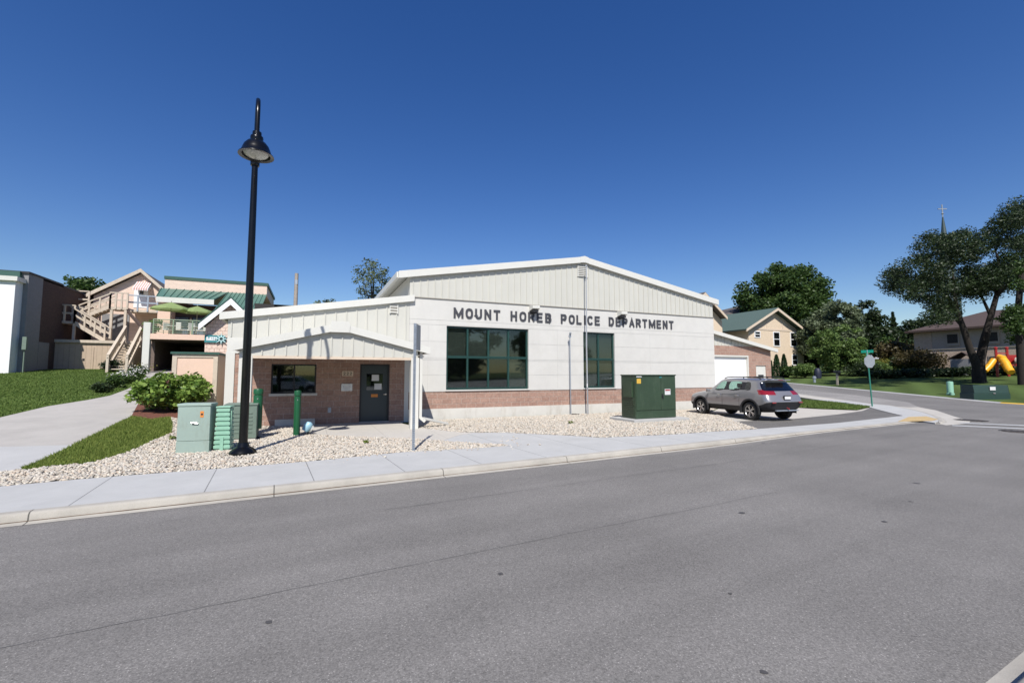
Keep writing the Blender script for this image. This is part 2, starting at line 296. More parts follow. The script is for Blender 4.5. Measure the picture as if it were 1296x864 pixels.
M['flower'] = leaf_mat('white_petal', (.65, .63, .60), (.75, .72, .70), .7, .3)
M['pinkf'] = leaf_mat('faded_pink_petal', (.40, .22, .16), (.55, .30, .24), .7, .3)
# ------------------------------------------------------------------ objects
def tag(o, label=None, cat=None, group=None, kind=None):
    if label: o['label'] = label
    if cat: o['category'] = cat
    if group: o['group'] = group
    if kind: o['kind'] = kind
    return o
def thing(name, label, cat, loc=(0, 0, 0), rz=0, group=None):
    o = bpy.data.objects.new(name, None); COL.objects.link(o); o.empty_display_size = .2
    o.location = loc; o.rotation_euler = (0, 0, rz); return tag(o, label, cat, group)
class MB:
    """collects shapes in world or local coordinates and links them as ONE mesh object"""
    def __init__(s): s.v = []; s.f = []; s.m = []; s.mi = 0
    def box(s, x0, x1, y0, y1, z0, z1):
        b = len(s.v); s.v += [(x, y, z) for z in (z0, z1) for y in (y0, y1) for x in (x0, x1)]
        s.add([(0, 2, 3, 1), (4, 5, 7, 6), (0, 1, 5, 4), (2, 6, 7, 3), (0, 4, 6, 2), (1, 3, 7, 5)], b); return s
    def add(s, fs, b):
        for f in fs: s.f.append(tuple(i + b for i in f)); s.m.append(s.mi)
    def poly(s, pts): b = len(s.v); s.v += [tuple(p) for p in pts]; s.add([tuple(range(len(pts)))], b); return s
    def prism(s, pts, d):
        """polygon pts extruded by vector d"""
        n = len(pts); b = len(s.v); d = Vector(d)
        s.v += [tuple(p) for p in pts] + [tuple(Vector(p) + d) for p in pts]
        s.add([tuple(range(n)), tuple(range(2 * n - 1, n - 1, -1))] + [(i, (i + 1) % n, (i + 1) % n + n, i + n) for i in range(n)], b); return s
    def bar(s, a, c, w, h=None, up=(0, 0, 1)):
        """rectangular bar between two points, w sideways, h along up"""
        h = h or w; a, c = Vector(a), Vector(c); d = (c - a).normalized(); up = Vector(up)
        if abs(d.dot(up)) > .98: up = Vector((0, 1, 0))
        sd = d.cross(up).normalized(); u = sd.cross(d).normalized()
        q = [a + sd * (i * w / 2) + u * (j * h / 2) for i, j in ((-1, -1), (1, -1), (1, 1), (-1, 1))]
        return s.prism(q, c - a)
    def tube(s, pts, rad, n=10, cap=True):
        pts = [Vector(p) for p in pts]; k = len(pts)
        if not isinstance(rad, (list, tuple)): rad = [rad] * k
        b = len(s.v); pu = None
        for i, p in enumerate(pts):
            d = (pts[min(i + 1, k - 1)] - pts[max(i - 1, 0)]).normalized()
            if pu is None: pu = Vector((1, 0, 0)) if abs(d.x) < .9 else Vector((0, 1, 0))
            u = (pu - d * pu.dot(d)).normalized(); w = d.cross(u); pu = u
            for j in range(n):
                a = 2 * math.pi * j / n; s.v.append(tuple(p + (u * math.cos(a) + w * math.sin(a)) * rad[i]))
        fs = [(i * n + j, i * n + (j + 1) % n, (i + 1) * n + (j + 1) % n, (i + 1) * n + j) for i in range(k - 1) for j in range(n)]
        if cap: fs += [tuple(range(n))[::-1], tuple(range((k - 1) * n, k * n))]
        s.add(fs, b); return s
    def lathe(s, prof, c=(0, 0, 0), n=24, mtx=None, cap=True):
        """(radius, height) profile turned about z"""
        b = len(s.v); k = len(prof)
        for r, z in prof:
            for j in range(n):
                a = 2 * math.pi * j / n; p = Vector((r * math.cos(a), r * math.sin(a), z))
                if mtx: p = mtx @ p
                s.v.append(tuple(p + Vector(c)))
        fs = [(i * n + j, i * n + (j + 1) % n, (i + 1) * n + (j + 1) % n, (i + 1) * n + j) for i in range(k - 1) for j in range(n)]
        if cap: fs += [tuple(range(n))[::-1], tuple(range((k - 1) * n, k * n))]
        s.add(fs, b); return s
    def build(s, name, m, parent=None, smooth=False, bevel=0, angle=40):
        me = bpy.data.meshes.new(name); me.from_pydata(s.v, [], s.f)
        ms = m if isinstance(m, (list, tuple)) else [m]
        for q in ms: me.materials.append(q)
        if len(ms) > 1: me.polygons.foreach_set('material_index', s.m)
        bm = bmesh.new(); bm.from_mesh(me)
        if bevel:
            bmesh.ops.bevel(bm, geom=[e for e in bm.edges if len(e.link_faces) == 2 and e.calc_face_angle(0) > R(30)], offset=bevel, segments=2, affect='EDGES', profile=.6, clamp_overlap=True)
        bmesh.ops.recalc_face_normals(bm, faces=bm.faces)
        if smooth:
            for f in bm.faces: f.smooth = True
            for e in bm.edges:
                if len(e.link_faces) == 2 and e.calc_face_angle(0) > R(angle): e.smooth = False
        bm.to_mesh(me); bm.free(); me.update()
        o = bpy.data.objects.new(name, me); COL.objects.link(o)
        if parent: o.parent = parent; o.matrix_parent_inverse = parent.matrix_basis.inverted() if s.world else Matrix()
        return o
    world = False
def WB(): b = MB(); b.world = True; return b      # coordinates are world metres even under a moved parent
def struct(o): o['kind'] = 'structure'; return o
def np_mesh(name, V, Fc, m, parent=None, smooth=False):
    """V (n,3), Fc (m,k) arrays, all faces with k corners"""
    me = bpy.data.meshes.new(name); k = Fc.shape[1]
    me.vertices.add(len(V)); me.vertices.foreach_set('co', V.astype(np.float32).ravel())
    me.loops.add(Fc.size); me.loops.foreach_set('vertex_index', Fc.astype(np.int32).ravel())
    me.polygons.add(len(Fc)); me.polygons.foreach_set('loop_start', np.arange(0, Fc.size, k, dtype=np.int32)); me.polygons.foreach_set('loop_total', np.full(len(Fc), k, dtype=np.int32))
    me.update(calc_edges=True); me.validate(); me.materials.append(m)
    if smooth: me.polygons.foreach_set('use_smooth', np.ones(len(Fc), bool))
    o = bpy.data.objects.new(name, me); COL.objects.link(o)
    if parent: o.parent = parent; o.matrix_parent_inverse = parent.matrix_basis.inverted()
    return o
# ------------------------------------------------------------------ leaves, trees
def rand_rot(n):
    q = RNG.normal(size=(n, 4)); q /= np.linalg.norm(q, axis=1)[:, None]; w, x, y, z = q.T
    return np.stack([np.stack([1 - 2 * (y * y + z * z), 2 * (x * y - z * w), 2 * (x * z + y * w)], -1), np.stack([2 * (x * y + z * w), 1 - 2 * (x * x + z * z), 2 * (y * z - x * w)], -1)], 1)
def leaves(P, size, aspect=.6):
    """one small diamond leaf at each point"""
    n = len(P); ab = rand_rot(n); s = size * (.6 + .8 * RNG.random((n, 1)))
    a = ab[:, 0] * s; b = ab[:, 1] * s * aspect; a[:, 2] *= .8
    c = np.cross(ab[:, 0], ab[:, 1]) * s * .18
    V = np.stack([P - a, P + b * .9 + c, P + a, P - b * .9 + c], 1).reshape(-1, 3)
    return V, np.arange(4 * n).reshape(-1, 4)
def clump_points(cs, rs, n, shell=.5):
    """n points spread through spheres of centre cs and radius rs, denser to the outside"""
    w = rs ** 2; i = RNG.choice(len(cs), n, p=w / w.sum())
    d = RNG.normal(size=(n, 3)); d /= np.linalg.norm(d, axis=1)[:, None]
    r = RNG.random((n, 1)) ** shell
    d[:, 2] *= .75
    return cs[i] + d * r * rs[i][:, None]
def envelope(c, rad, n, rc, flat=.0):
    """clump centres inside an ellipsoid, most of them near its skin"""
    d = RNG.normal(size=(n, 3)); d /= np.linalg.norm(d, axis=1)[:, None]
    r = (.35 + .65 * RNG.random((n, 1)) ** .6)
    cs = np.array(c) + d * r * np.array(rad); return cs, rc * (.6 + .8 * RNG.random(n))
def tree(name, label, base, height, rad, leafm, nl=6000, ls=.3, ncl=60, rc=1.2, trunk=.25, crown_z=None, group=None, cat='tree', barkm=None, low=.25, limbs=9, squash=1.0, envs=None):
    t = thing(name, label, cat, base, 0, group); B = Vector(base)
    cz = crown_z if crown_z is not None else height * (low + (1 - low) / 2)
    rz = (height - height * low) / 2 * squash
    if envs:
        a = [envelope((B.x + e[0], B.y + e[1], B.z + e[2]), (e[3], e[4], e[5]), e[6], rc) for e in envs]
        cs = np.concatenate([q[0] for q in a]); rs = np.concatenate([q[1] for q in a])
    else: cs, rs = envelope((B.x, B.y, B.z + cz), (rad - rc * .7, rad - rc * .7, rz - rc * .5), ncl, rc)
    P = clump_points(cs, rs, nl); V, Fc = leaves(P, ls)
    np_mesh('crown', V, Fc, leafm, t)
    mb = WB(); top = B + Vector((0, 0, cz + rz * .3))
    mb.tube([B + Vector((0, 0, -.3)), B + Vector((0, 0, .5)), B + Vector((random.uniform(-.3, .3), 0, cz * .6)), top], [trunk * 1.4, trunk, trunk * .75, trunk * .2], 9)
    for i in range(limbs):
        j = random.randrange(len(cs)); e = Vector(cs[j]); z0 = random.uniform(.35, .8) * cz
        s0 = B + Vector((0, 0, z0)); mid = s0.lerp(e, .5) + Vector((0, 0, -.08 * (e - s0).length))
        mb.tube([s0, mid, e], [trunk * .42, trunk * .25, trunk * .06], 6)
    mb.build('trunk', barkm or M['bark'], t, smooth=True)
    return t
def bush(name, label, base, rad, h, leafm, nl=1500, ls=.08, ncl=24, rc=None, group=None, cat='bush', stems=True):
    t = thing(name, label, cat, base, 0, group); rc = rc or rad * .35
    c = (base[0], base[1], base[2] + h * .5)
    cs, rs = envelope(c, (max(.05, rad - rc * .6), max(.05, rad - rc * .6), max(.05, h * .5 - rc * .5)), ncl, rc)
    P = clump_points(cs, rs, nl); P[:, 2] = np.maximum(P[:, 2], base[2] + .02)
    V, Fc = leaves(P, ls); np_mesh('foliage', V, Fc, leafm, t)
    if stems:
        mb = WB()
        for i in range(6):
            e = cs[random.randrange(len(cs))]; mb.tube([base, Vector(base).lerp(Vector(e), .5) + Vector((0, 0, .05 * h)), Vector(e)], [.02 * h + .004, .012 * h + .003, .003], 5)
        mb.build('stem', M['bark'], t)
    return t
# ------------------------------------------------------------------ ground patches
GS = 2.0
def patch(name, pts, m, off=0.0, zf=None, thick=0):
    """flat polygon cut along the terrain grid and laid on the terrain"""
    p2 = [Vector((p[0], p[1], 0)) for p in pts]
    bm = bmesh.new(); vs = [bm.verts.new(p) for p in p2]
    for t in tessellate_polygon([p2]): 
        try: bm.faces.new([vs[i] for i in t])
        except ValueError: pass
    xs = [p.x for p in p2]; ys = [p.y for p in p2]
    for ax, lo, hi in ((0, min(xs), max(xs)), (1, min(ys), max(ys))):
        k = math.ceil(lo / GS)
        while k * GS < hi:
            co = [0, 0, 0]; co[ax] = k * GS; no = [0, 0, 0]; no[ax] = 1
            bmesh.ops.bisect_plane(bm, geom=bm.verts[:] + bm.edges[:] + bm.faces[:], plane_co=co, plane_no=no, dist=1e-5); k += 1
    f = zf or H
    for v in bm.verts: v.co.z = f(v.co.x, v.co.y) + off
    for q in bm.faces: q.normal_update()
    for q in bm.faces:
        if q.normal.z < 0: q.normal_flip()
    if thick:
        r = bmesh.ops.extrude_face_region(bm, geom=[e for e in bm.edges if len(e.link_faces) == 1])
        for g in r['geom']:
            if isinstance(g, bmesh.types.BMVert): g.co.z -= thick
    me = bpy.data.meshes.new(name); bm.to_mesh(me); bm.free(); me.materials.append(m)
    o = bpy.data.objects.new(name, me); COL.objects.link(o); return struct(o)
def pix(ps, off=0): return [onG(u, v, off).xy[:] for u, v in ps]
def inpoly(P, poly):
    x, y = P[:, 0], P[:, 1]; ins = np.zeros(len(P), bool); n = len(poly)
    for i in range(n):
        x0, y0 = poly[i]; x1, y1 = poly[(i + 1) % n]
        c = (y0 > y) != (y1 > y)
        with np.errstate(divide='ignore', invalid='ignore'): ins ^= c & (x < (x1 - x0) * (y - y0) / (y1 - y0) + x0)
    return ins
def scatter(poly, dens):
    a = np.array(poly); lo, hi = a.min(0), a.max(0); n = int(np.prod(hi - lo) * dens)
    P = lo + RNG.random((n, 2)) * (hi - lo); P = P[inpoly(P, poly)]
    z = np.array([H(x, y) for x, y in P]); return np.column_stack([P, z])
def K(x): return 8.15 + .075 * x          # street face of the near kerb
def RZ(x, y): return H(x, y) - .12 + .07 * sm((x - 9) / 6)     # road surface
def SK(x): return 1.36 + .075 * (x - 3.8) # kerb on the camera's side
s30, c30 = .5, .866
def zc_(u, v): return atZ(u, v, .02).xy[:]
corner = [(21.6, K(21.6)), zc_(1190, 534.3), zc_(1195, 532), zc_(1193, 529), zc_(1186, 525.3), zc_(1174, 521.3), zc_(1156, 517.3), zc_(1128, 513.3)]
nb = onG(1104, 510.8); near = [(nb.x + s30 * k, nb.y + c30 * k) for k in (0, 4, 10, 20, 40, 75)]
far = [(39.57 + s30 * k, 13.6 + c30 * k) for k in (75, 40, 20, 8, 2)]
farc = [(39.5, 12.6), (40.2, 11.9), (41.6, 11.6), (160, 20.5)]
road = [(-90, K(-90))] + corner + near + far + farc + [(160, SK(160)), (-90, SK(-90))]
patch('road', road, M['asphalt'], zf=RZ)
patch('old_pavement', pix([(985, 489.5), (1000, 490.6), (1080, 498.6), (1150, 508), (1166, 515.5), (1128, 512.6), (1104, 510.3), (1050, 503.4), (985, 495.8)]), M['asphalt_old'], .006, zf=RZ)
# base sheet reaching the horizon
mb = MB(); xs = [-1500, -600, -250] + [-100 + 2 * i for i in range(141)] + [300, 700, 1800]; ys = [-1500, -500, -150] + [-60 + 2 * i for i in range(96)] + [220, 600, 1800]
arr = np.array(road)
gv = [(x, y) for y in ys for x in xs]; ins = inpoly(np.array(gv), [tuple(q) for q in road])
mb.v = []; 
for i, (x, y) in enumerate(gv):
    low = .35 if (y < K(x) + 2.5 and x < 26) or ins[i] or (SK(x) - 1 < y < 24 and x > 20) or (y < SK(x) + 6) else .05
    mb.v.append((x, y, H(x, y) - low))
nx = len(xs); mb.add([(j * nx + i, j * nx + i + 1, (j + 1) * nx + i + 1, (j + 1) * nx + i) for j in range(len(ys) - 1) for i in range(nx - 1)], 0)
struct(mb.build('ground', M['lawn2'], smooth=True))
# kerbs
def sweep_kerb(name, line, m, side=1, w=.16, drop=None):
    """kerb with a rounded nose along line; side = +1 when the pavement lies to the left of the line"""
    mb = MB(); n = len(line); secs = []
    for i, (x, y) in enumerate(line):
        a = Vector(line[max(i - 1, 0)]); c = Vector(line[min(i + 1, n - 1)]); d = (c - a).normalized(); nm = Vector((-d.y, d.x)) * side
        zt = H(x, y) + .003; zr = RZ(x, y)
        pr = [(-.13, zr + .004), (-.03, zr + .008), (-.0, zr + .02), (.012, zr + (zt - zr) * .75), (.035, zt - .006), (.06, zt), (w, zt), (w, zt - .2)]
        secs.append([(x + nm.x * o, y + nm.y * o, z) for o, z in pr])
    k = len(secs[0]); mb.v = [p for s in secs for p in s]
    mb.add([(i * k + j, (i + 1) * k + j, (i + 1) * k + j + 1, i * k + j + 1) for i in range(n - 1) for j in range(k - 1)], 0)
    return struct(mb.build(name, m, smooth=True, angle=50))
def dense(line, st=1.0):
    o = []
    for a, b in zip(line[:-1], line[1:]):
        k = max(1, int(math.dist(a, b) / st)); o += [(a[0] + (b[0] - a[0]) * i / k, a[1] + (b[1] - a[1]) * i / k) for i in range(k)]
    return o + [line[-1]]
GUT = True
kl = dense([(-60, K(-60))] + corner + near[:4])
sweep_kerb('kerb', kl, M['kerb'])
fk = [(160, 20.5), (41.6, 11.6), (40.2, 11.9), (39.5, 12.6), (39.57 + 1, 13.6 + 1.73)] + [(39.57 + s30 * k, 13.6 + c30 * k) for k in (8, 20, 40, 75)]
fk[4] = (39.57 + .5 * .3, 13.6 + .26)
sweep_kerb('kerb', dense(fk[4:], 1.5), M['apron'], side=-1)
sweep_kerb('kerb', dense(fk[:5], 1.5), M['yellow'], side=-1)
sweep_kerb('kerb', dense([(-60, SK(-60)), (120, SK(120))], 3), M['kerb'], side=-1)
patch('sidewalk', [(-60, SK(-60) - .16), (120, SK(120) - .16), (120, SK(120) - 40), (-60, SK(-60) - 40)], M['walk'], .0)
# sidewalk on the building side, widening into the corner
back = pix([(0, 615.6), (116, 604.7), (240, 595.4), (400, 582.6), (497, 573), (580, 566.5), (610, 566), (647, 563.5), (580, 559.4), (560, 557), (566, 551), (600, 547.3), (640, 547.2), (720, 551), (760, 553.6), (860, 549), (900, 546), (958.8, 542.6), (1060, 534.9), (1143, 525.9), (1101, 515.2)])
up = [(25.6 + s30 * k - .3, 14.6 + c30 * k) for k in (2, 6, 12, 20, 36)]
patch('side_walk', [(nb.x + s30 * k - .14, nb.y + c30 * k + .08) for k in (2.2, 4, 10, 20, 40)] + [(nb.x + s30 * 40 - 1.6, nb.y + c30 * 40 + .9)] + [(nb.x + s30 * k - 1.5, nb.y + c30 * k + .85) for k in (20, 10, 3)], M['lot_conc'], .0, thick=.1)
inner = [(-60, K(-60) + .16), (21.5, K(21.5) + .16)] + [(x - .11, y + .11) for x, y in corner[1:]] + [(nb.x + s30 * k - .14, nb.y + c30 * k + .08) for k in (0, 2.18)]
walk = inner + [(nb.x + s30 * 3 - 1.5, nb.y + c30 * 3 + .83)] + back[::-1] + [(-60, K(-60) + 1.75)]
patch('sidewalk', walk, M['walk'], .0, thick=.1)
# entrance slab
slab = pix([(396.7, 550), (451, 552.7), (524, 555), (562, 557), (580, 551), (600, 547.2), (580, 546.9), (534, 541.7), (505, 535)]) + [(3.3, 17.58), (.1, 17.58)]
patch('entrance_slab', slab, M['slab'], .006, thick=.08)
# gravel beds
grass_edge = [(25.5, 593.8), (30, 595), (80, 589), (115, 586), (160, 573), (197, 556), (217, 548), (219, 538), (216, 528)]
gA = pix([(-60, 601), (0, 598)] + grass_edge) + [(-3.4, 17.55), (.05, 17.55)] + pix([(396.7, 550), (451, 552.7), (524, 555), (580, 559.4), (647, 563.5), (600, 567), (497, 573), (400, 582.6), (240, 595.4), (116, 604.7), (0, 615.6), (-60, 621)])
gB = [(3.45, 17.45), (19.4, 17.45)] + pix([(898, 521), (930, 533), (958.8, 542.6), (900, 546), (860, 549), (760, 553.6), (720, 551), (640, 547.2), (580, 546.9), (534, 541.7)])
patch('gravel_bed', gA, M['soil'], -.012); patch('gravel_bed', gB, M['soil'], -.012)
ico = bmesh.new(); bmesh.ops.create_icosphere(ico, subdivisions=1, radius=1); IV = np.array([v.co[:] for v in ico.verts]); IF = np.array([[v.index for v in f.verts] for f in ico.faces]); ico.free()
def stones(name, poly, dens, lab):
    P = scatter(poly, dens); n = len(P)
    s = .012 + .021 * RNG.random((n, 1)) ** 1.8; sc = np.column_stack([s[:, 0] * (1 + .5 * RNG.random(n)), s[:, 0], s[:, 0] * (.55 + .3 * RNG.random(n))])
    A = rand_rot(n); x = A[:, 0]; y = A[:, 1] * .3 + x[:, [1, 0, 2]] * 0; ang = RNG.random(n) * 6.283
    c, si = np.cos(ang), np.sin(ang); V = IV[None] * (1 + .16 * RNG.normal(size=(n, len(IV), 1))) * sc[:, None]
    X = V[..., 0] * c[:, None] - V[..., 1] * si[:, None]; Yv = V[..., 0] * si[:, None] + V[..., 1] * c[:, None]
    tl = RNG.normal(size=(n, 1)) * .5; Z = V[..., 2] + X * tl * .5
    P[:, 2] += RNG.random(n) * .02 - .004
    W = np.stack([X + P[:, None, 0], Yv + P[:, None, 1], Z + P[:, None, 2]], -1).reshape(-1, 3)
    Fc = (IF[None] + (np.arange(n) * len(IV))[:, None, None]).reshape(-1, 3)
    o = np_mesh(name, W, Fc, M['stone']); return tag(o, lab[0], lab[1], kind='stuff')
stones('gravel', gA, 820, ('cream and tan river gravel round the street lamp and cabinets', 'gravel'))
stones('gravel', gB, 640, ('cream gravel bed along the white facade around the big green cabinet', 'gravel'))
stray = pix([(380, 592), (497, 578), (585, 571), (660, 568), (700, 560), (640, 552), (600, 556), (560, 566), (497, 573), (400, 583)])
stones('gravel', stray, 14, ('loose stray pebbles scattered on the sidewalk beside the gravel', 'gravel'))
# path, grass, mulch on the left
pathR = [(25.5, 593.8), (92.6, 563), (139, 540), (166.7, 527), (178, 505), (192, 485), (203, 476)]
pathL = [(186, 476), (162, 492), (139, 500.5), (111, 506), (60, 514), (0, 528), (-80, 546)]
pr = pix(pathR); pl = pix(pathL)
deepR = [(-8.6, 41), (-4, 45)]; deepL = [(-8.2, 45), (-11.2, 41)]
patch('path', pr[1:] + deepR + deepL + pl + pix([(-80, 567), (0, 565.3)]), M['path'], .0)
patch('path', pix([(0, 565.3), (92.6, 563), (25.5, 593.8), (0, 598), (-80, 607), (-80, 567)]), M['apron'], .0)
g1 = pix([(25.5, 593.8), (92.6, 563), (139, 540), (166.7, 527), (190, 531)] + grass_edge[::-1][:8])
patch('grass_verge', g1, M['lawn'], -.005)
lawnL = [tuple(p) for p in pl[::-1]] + [deepL[1], (-11.0, 43.5), (-60, 43.5), (-60, 14)]
patch('lawn', lawnL, M['lawn'], -.005)
mul = pix([(166, 527), (178, 505), (192, 487), (210, 478), (262, 480), (286, 505), (284, 520), (240, 532), (217, 531), (190, 532)])
patch('mulch_bed', mul, M['mulch'], .004)
isl = pix([(1000, 505.3), (1052, 508.7), (1101, 515), (1085, 518.5), (1040, 517), (1000, 514.5), (980, 511), (985, 504)])
patch('grass_island', isl, M['lawn2'], .0)
# parking lot: concrete behind, asphalt towards the street
lot = pix([(958.8, 542.6), (1060, 534.9), (1143, 525.9), (1101, 515.2)]) + [(x - 1.55, y + .85) for x, y in [(26.8, 15.5), (32, 24), (36, 31)]] + [(28, 36), (19.6, 30), (19.6, 17.5)] + pix([(898, 521), (930, 533)])
patch('parking_lot', lot, M['lot_conc'], -.03)
la = pix([(925, 532.5), (958.8, 542.6), (1060, 534.9), (1143, 525.9), (1101, 515.2), (1092, 519), (1060, 523.5), (1000, 529.5)])
patch('parking_lot_asphalt', la, M['asphalt_lot'], -.024)
# far side lawn
patch('lawn', [(39.6, 12.75), (40.3, 12.05), (41.6, 11.78), (158, 20.7), (158, 130), (115, 130)] + [(39.7 + s30 * k, 13.55 + c30 * k) for k in (75, 40, 20, 8, 2)], M['lawn2'], .0)
# corner markings
patch('corner_ramp', pix([(1136, 533.5), (1150, 527.5), (1172, 526.8), (1188, 530.5), (1180, 532.5)]), M['tactile'], .006)
patch('gutter', [(x + .02, y - .02) for x, y in corner[1:]] + pix([(1150, 511.5), (1185, 518), (1206, 525), (1228, 531.5), (1226, 534), (1197, 536.5)]), M['lot_conc'], .006, zf=RZ)
patch('road_marking', pix([(1205, 536), (1296, 540), (1440, 546), (1440, 547.6), (1296, 541.4), (1205, 537.3)]), M['road_white'], .008, zf=RZ)
patch('road_marking', pix([(1215, 533), (1296, 536), (1440, 541), (1440, 542.4), (1296, 537.4), (1215, 534)]), M['road_white'], .008, zf=RZ)
for u, v, a, b_, nm, lb in ((1229, 532.0, .48, .45, 'storm_drain', 'rusty storm drain grate in the gutter at the corner'), (1292, 546.5, .42, .5, 'manhole_cover', 'dark round manhole cover in the road at the right edge')):
    p = onG(u, v, -.05); t = thing(nm, lb, 'drain cover', p)
    mb = MB(); mb.lathe([(.0, .0), (a, .0), (a, .012), (a * .93, .014), (.02, .016)], n=28); mb.build('cover', M['rust'], t)
    mb = MB()
    for k in range(-3, 4): mb.box(-a * .6, a * .6, k * .14 - .02, k * .14 + .02, .016, .022)
    mb.build('grate_bar', M['blackp'], t)
M['grime'] = mat('gutter_grime', (.12, .075, .045), .95, var=.3, scale=6)
mb = MB(); gl = dense([(-60, K(-60)), (21.5, K(21.5))], .35)
for i, (x, y) in enumerate(gl):
    ww = random.uniform(.008, .022); mb.v += [(x, y - ww, RZ(x, y) + .018), (x, y + .004, RZ(x, y) + .024)]
mb.add([(2 * i, 2 * i + 2, 2 * i + 3, 2 * i + 1) for i in range(len(gl) - 1)], 0); struct(mb.build('gutter_grime', M['grime']))
# thin sealed cracks and oil spots on the street
def strip(name, line, w, m, off):
    mb = MB(); n = len(line)
    for i, (x, y) in enumerate(line):
        ww = w * random.uniform(.5, 1.3); mb.v += [(x, y - ww, RZ(x, y) + off), (x, y + ww, RZ(x, y) + off)]
    mb.add([(2 * i, 2 * i + 2, 2 * i + 3, 2 * i + 1) for i in range(n - 1)], 0); return struct(mb.build(name, m))
M['seam'] = mat('paving_seam', (.125, .122, .118), .9, var=.2, scale=8)
M['oil'] = mat('oil_spot', (.07, .066, .064), .7)
for y0, xa, xb in ((4.55, -8, 7), (6.55, 1, 26)):
    strip('road_seam', [(x, y0 + .075 * x + random.uniform(-.012, .012)) for x in np.arange(xa, xb, .22)], .0035, M['seam'], .003)
def spot(u, v, r):
    p = onG(u, v, -.12); mb = MB(); mb.poly([(p.x + r * random.uniform(.6, 1.2) * math.cos(a), p.y + r * random.uniform(.6, 1.2) * math.sin(a), RZ(p.x, p.y) + .004) for a in [i * .7 for i in range(9)]])
    struct(mb.build('oil_stain', M['oil']))
for u, v, r in ((340, 789, .032), (939, 649, .05), (966, 562, .06), (633, 727, .03), (1119, 660, .04), (1160, 612, .06), (924, 752, .018), (968, 851, .026), (1152, 635, .03)): spot(u, v, r)
# grass blades
def blades(name, poly, dens, h, m, lab, w=.006):
    P = scatter(poly, dens); n = len(P); a = RNG.random(n) * 6.283; hh = h * (.5 + RNG.random(n)); d = np.column_stack([np.cos(a), np.sin(a), 0 * a])
    ln = RNG.normal(size=(n, 2)) * hh[:, None] * .45
    W = w * (.7 + .6 * RNG.random((n, 1)))
    V = np.stack([P - d * W, P + d * W, P + np.column_stack([ln, hh])], 1).reshape(-1, 3)
    o = np_mesh(name, V, np.arange(3 * n).reshape(-1, 3), m); return tag(o, lab, 'grass', kind='stuff')
blades('grass', g1, 2600, .055, M['blade_dry'], 'yellowish green grass wedge between the path and the gravel', .007)
nearL = pix([(-40, 536), (0, 528), (60, 514), (111, 506), (139, 500.5), (162, 492), (178, 480)]) + [(-12.2, 41), (-24, 41)]
blades('grass', nearL, 300, .05, M['blade'], 'mown green grass of the lawn left of the path', .018)
blades('grass', isl, 500, .08, M['blade'], 'green grass island beside the parked car', .02)
# ================================================================== the police building
YF = 17.6
pb = thing('police_building', 'long white block police station with a low gable roof and a brick entrance porch', 'building', (11.4, YF, 0))
def part(mb, name, m, parent=None, **k): mb.world = True; return mb.build(name, m, parent or pb, **k)
Xl, Xr = 3.46, 19.5
win = [(4.94, 8.58, 1.15, 3.70, 4), (11.36, 13.10, 1.15, 3.70, 2)]
rows = [1.12, 1.74, 2.33, 2.39, 3.06, 3.72, 3.91, 4.76]
w = WB()
def cut(x0, x1, z0, z1):
    """x-intervals of the band that are not window"""
    segs = [(x0, x1)]
    for a, b, c, d, _ in win:
        if z1 > c + .01 and z0 < d - .01: segs = [q for s in segs for q in ((s[0], min(s[1], a)), (max(s[0], b), s[1])) if q[1] - q[0] > .01]
    return segs
g = .006
zs = sorted(set(rows + [1.15, 3.70]))
for z0, z1 in zip(zs[:-1], zs[1:]):
    if z1 - z0 < .02: gz0 = 0
    for a, b in cut(Xl, Xr, z0, z1):
        r0 = g if z0 in rows else 0; r1 = g if z1 in rows else 0
        if z1 - z0 - r0 - r1 < .005: continue
        cuts = [x for x in (4.2, 10.0, 15.2, 17.4) if a + .3 < x < b - .3 and z1 < 3.8 and z0 > 1.13] if z1 - z0 > .3 else []
        e = [a] + cuts + [b]
        for p, q in zip(e[:-1], e[1:]): w.box(p + (.002 if p in cuts else 0), q - (.002 if q in cuts else 0), YF, YF + .2, z0 + r0, z1 - r1)
w.box(Xl, Xl + .2, YF + .2, 40, .0, 5.6); w.box(Xr - .2, Xr, YF + .2, 40, .0, 5.6)
part(w, 'wall', M['panelw'])
w = WB()
for z0, z1 in zip(zs[:-1], zs[1:]):
    for a, b in cut(Xl + .01, Xr - .01, z0, z1): w.box(a + .01, b - .01, YF + .006, YF + .19, z0, z1)
part(w, 'wall_joint', M['groove'])
w = WB(); w.box(Xl, Xr, YF + .01, YF + .2, .42, 1.117); part(w, 'wainscot', M['brick'])
w = WB(); w.box(Xl - .01, Xr + .01, YF - .015, YF + .2, -.5, .419); part(w, 'foundation', M['found'])
w = WB(); w.box(Xl, Xr, YF - .012, YF + .02, 1.085, 1.122)
for a, b, c, d, _ in win: w.box(a - .04, b + .04, YF - .04, YF + .1, c - .05, c - .003)
part(w, 'sill', M['panelw'])
# gable siding with standing ribs
XA, ZA, ZE = 11.4, 7.15, 5.72
def roofz(x): return ZA - abs(x - XA) * (ZA - ZE) / (XA - 3.08)
w = WB(); w.prism([(Xl, YF + .03, 4.77), (Xr, YF + .03, 4.77), (Xr, YF + .03, roofz(Xr) - .12), (XA, YF + .03, ZA - .12), (Xl, YF + .03, roofz(Xl) - .12)], (0, .15, 0))
x = Xl + .12
while x < Xr:
    w.box(x - .016, x + .016, YF - .004, YF + .032, 4.79, roofz(x) - .17); x += .29
part(w, 'gable_siding', M['cream'])
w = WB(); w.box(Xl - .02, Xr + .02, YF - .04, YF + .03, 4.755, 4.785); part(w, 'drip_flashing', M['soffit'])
def rake(x0, z0, x1, z1, y0, h=.27, wd=.14):
    w.prism([(x0, y0, z0), (x1, y0, z1), (x1, y0, z1 - h), (x0, y0, z0 - h)], (0, wd, 0))
w = WB()
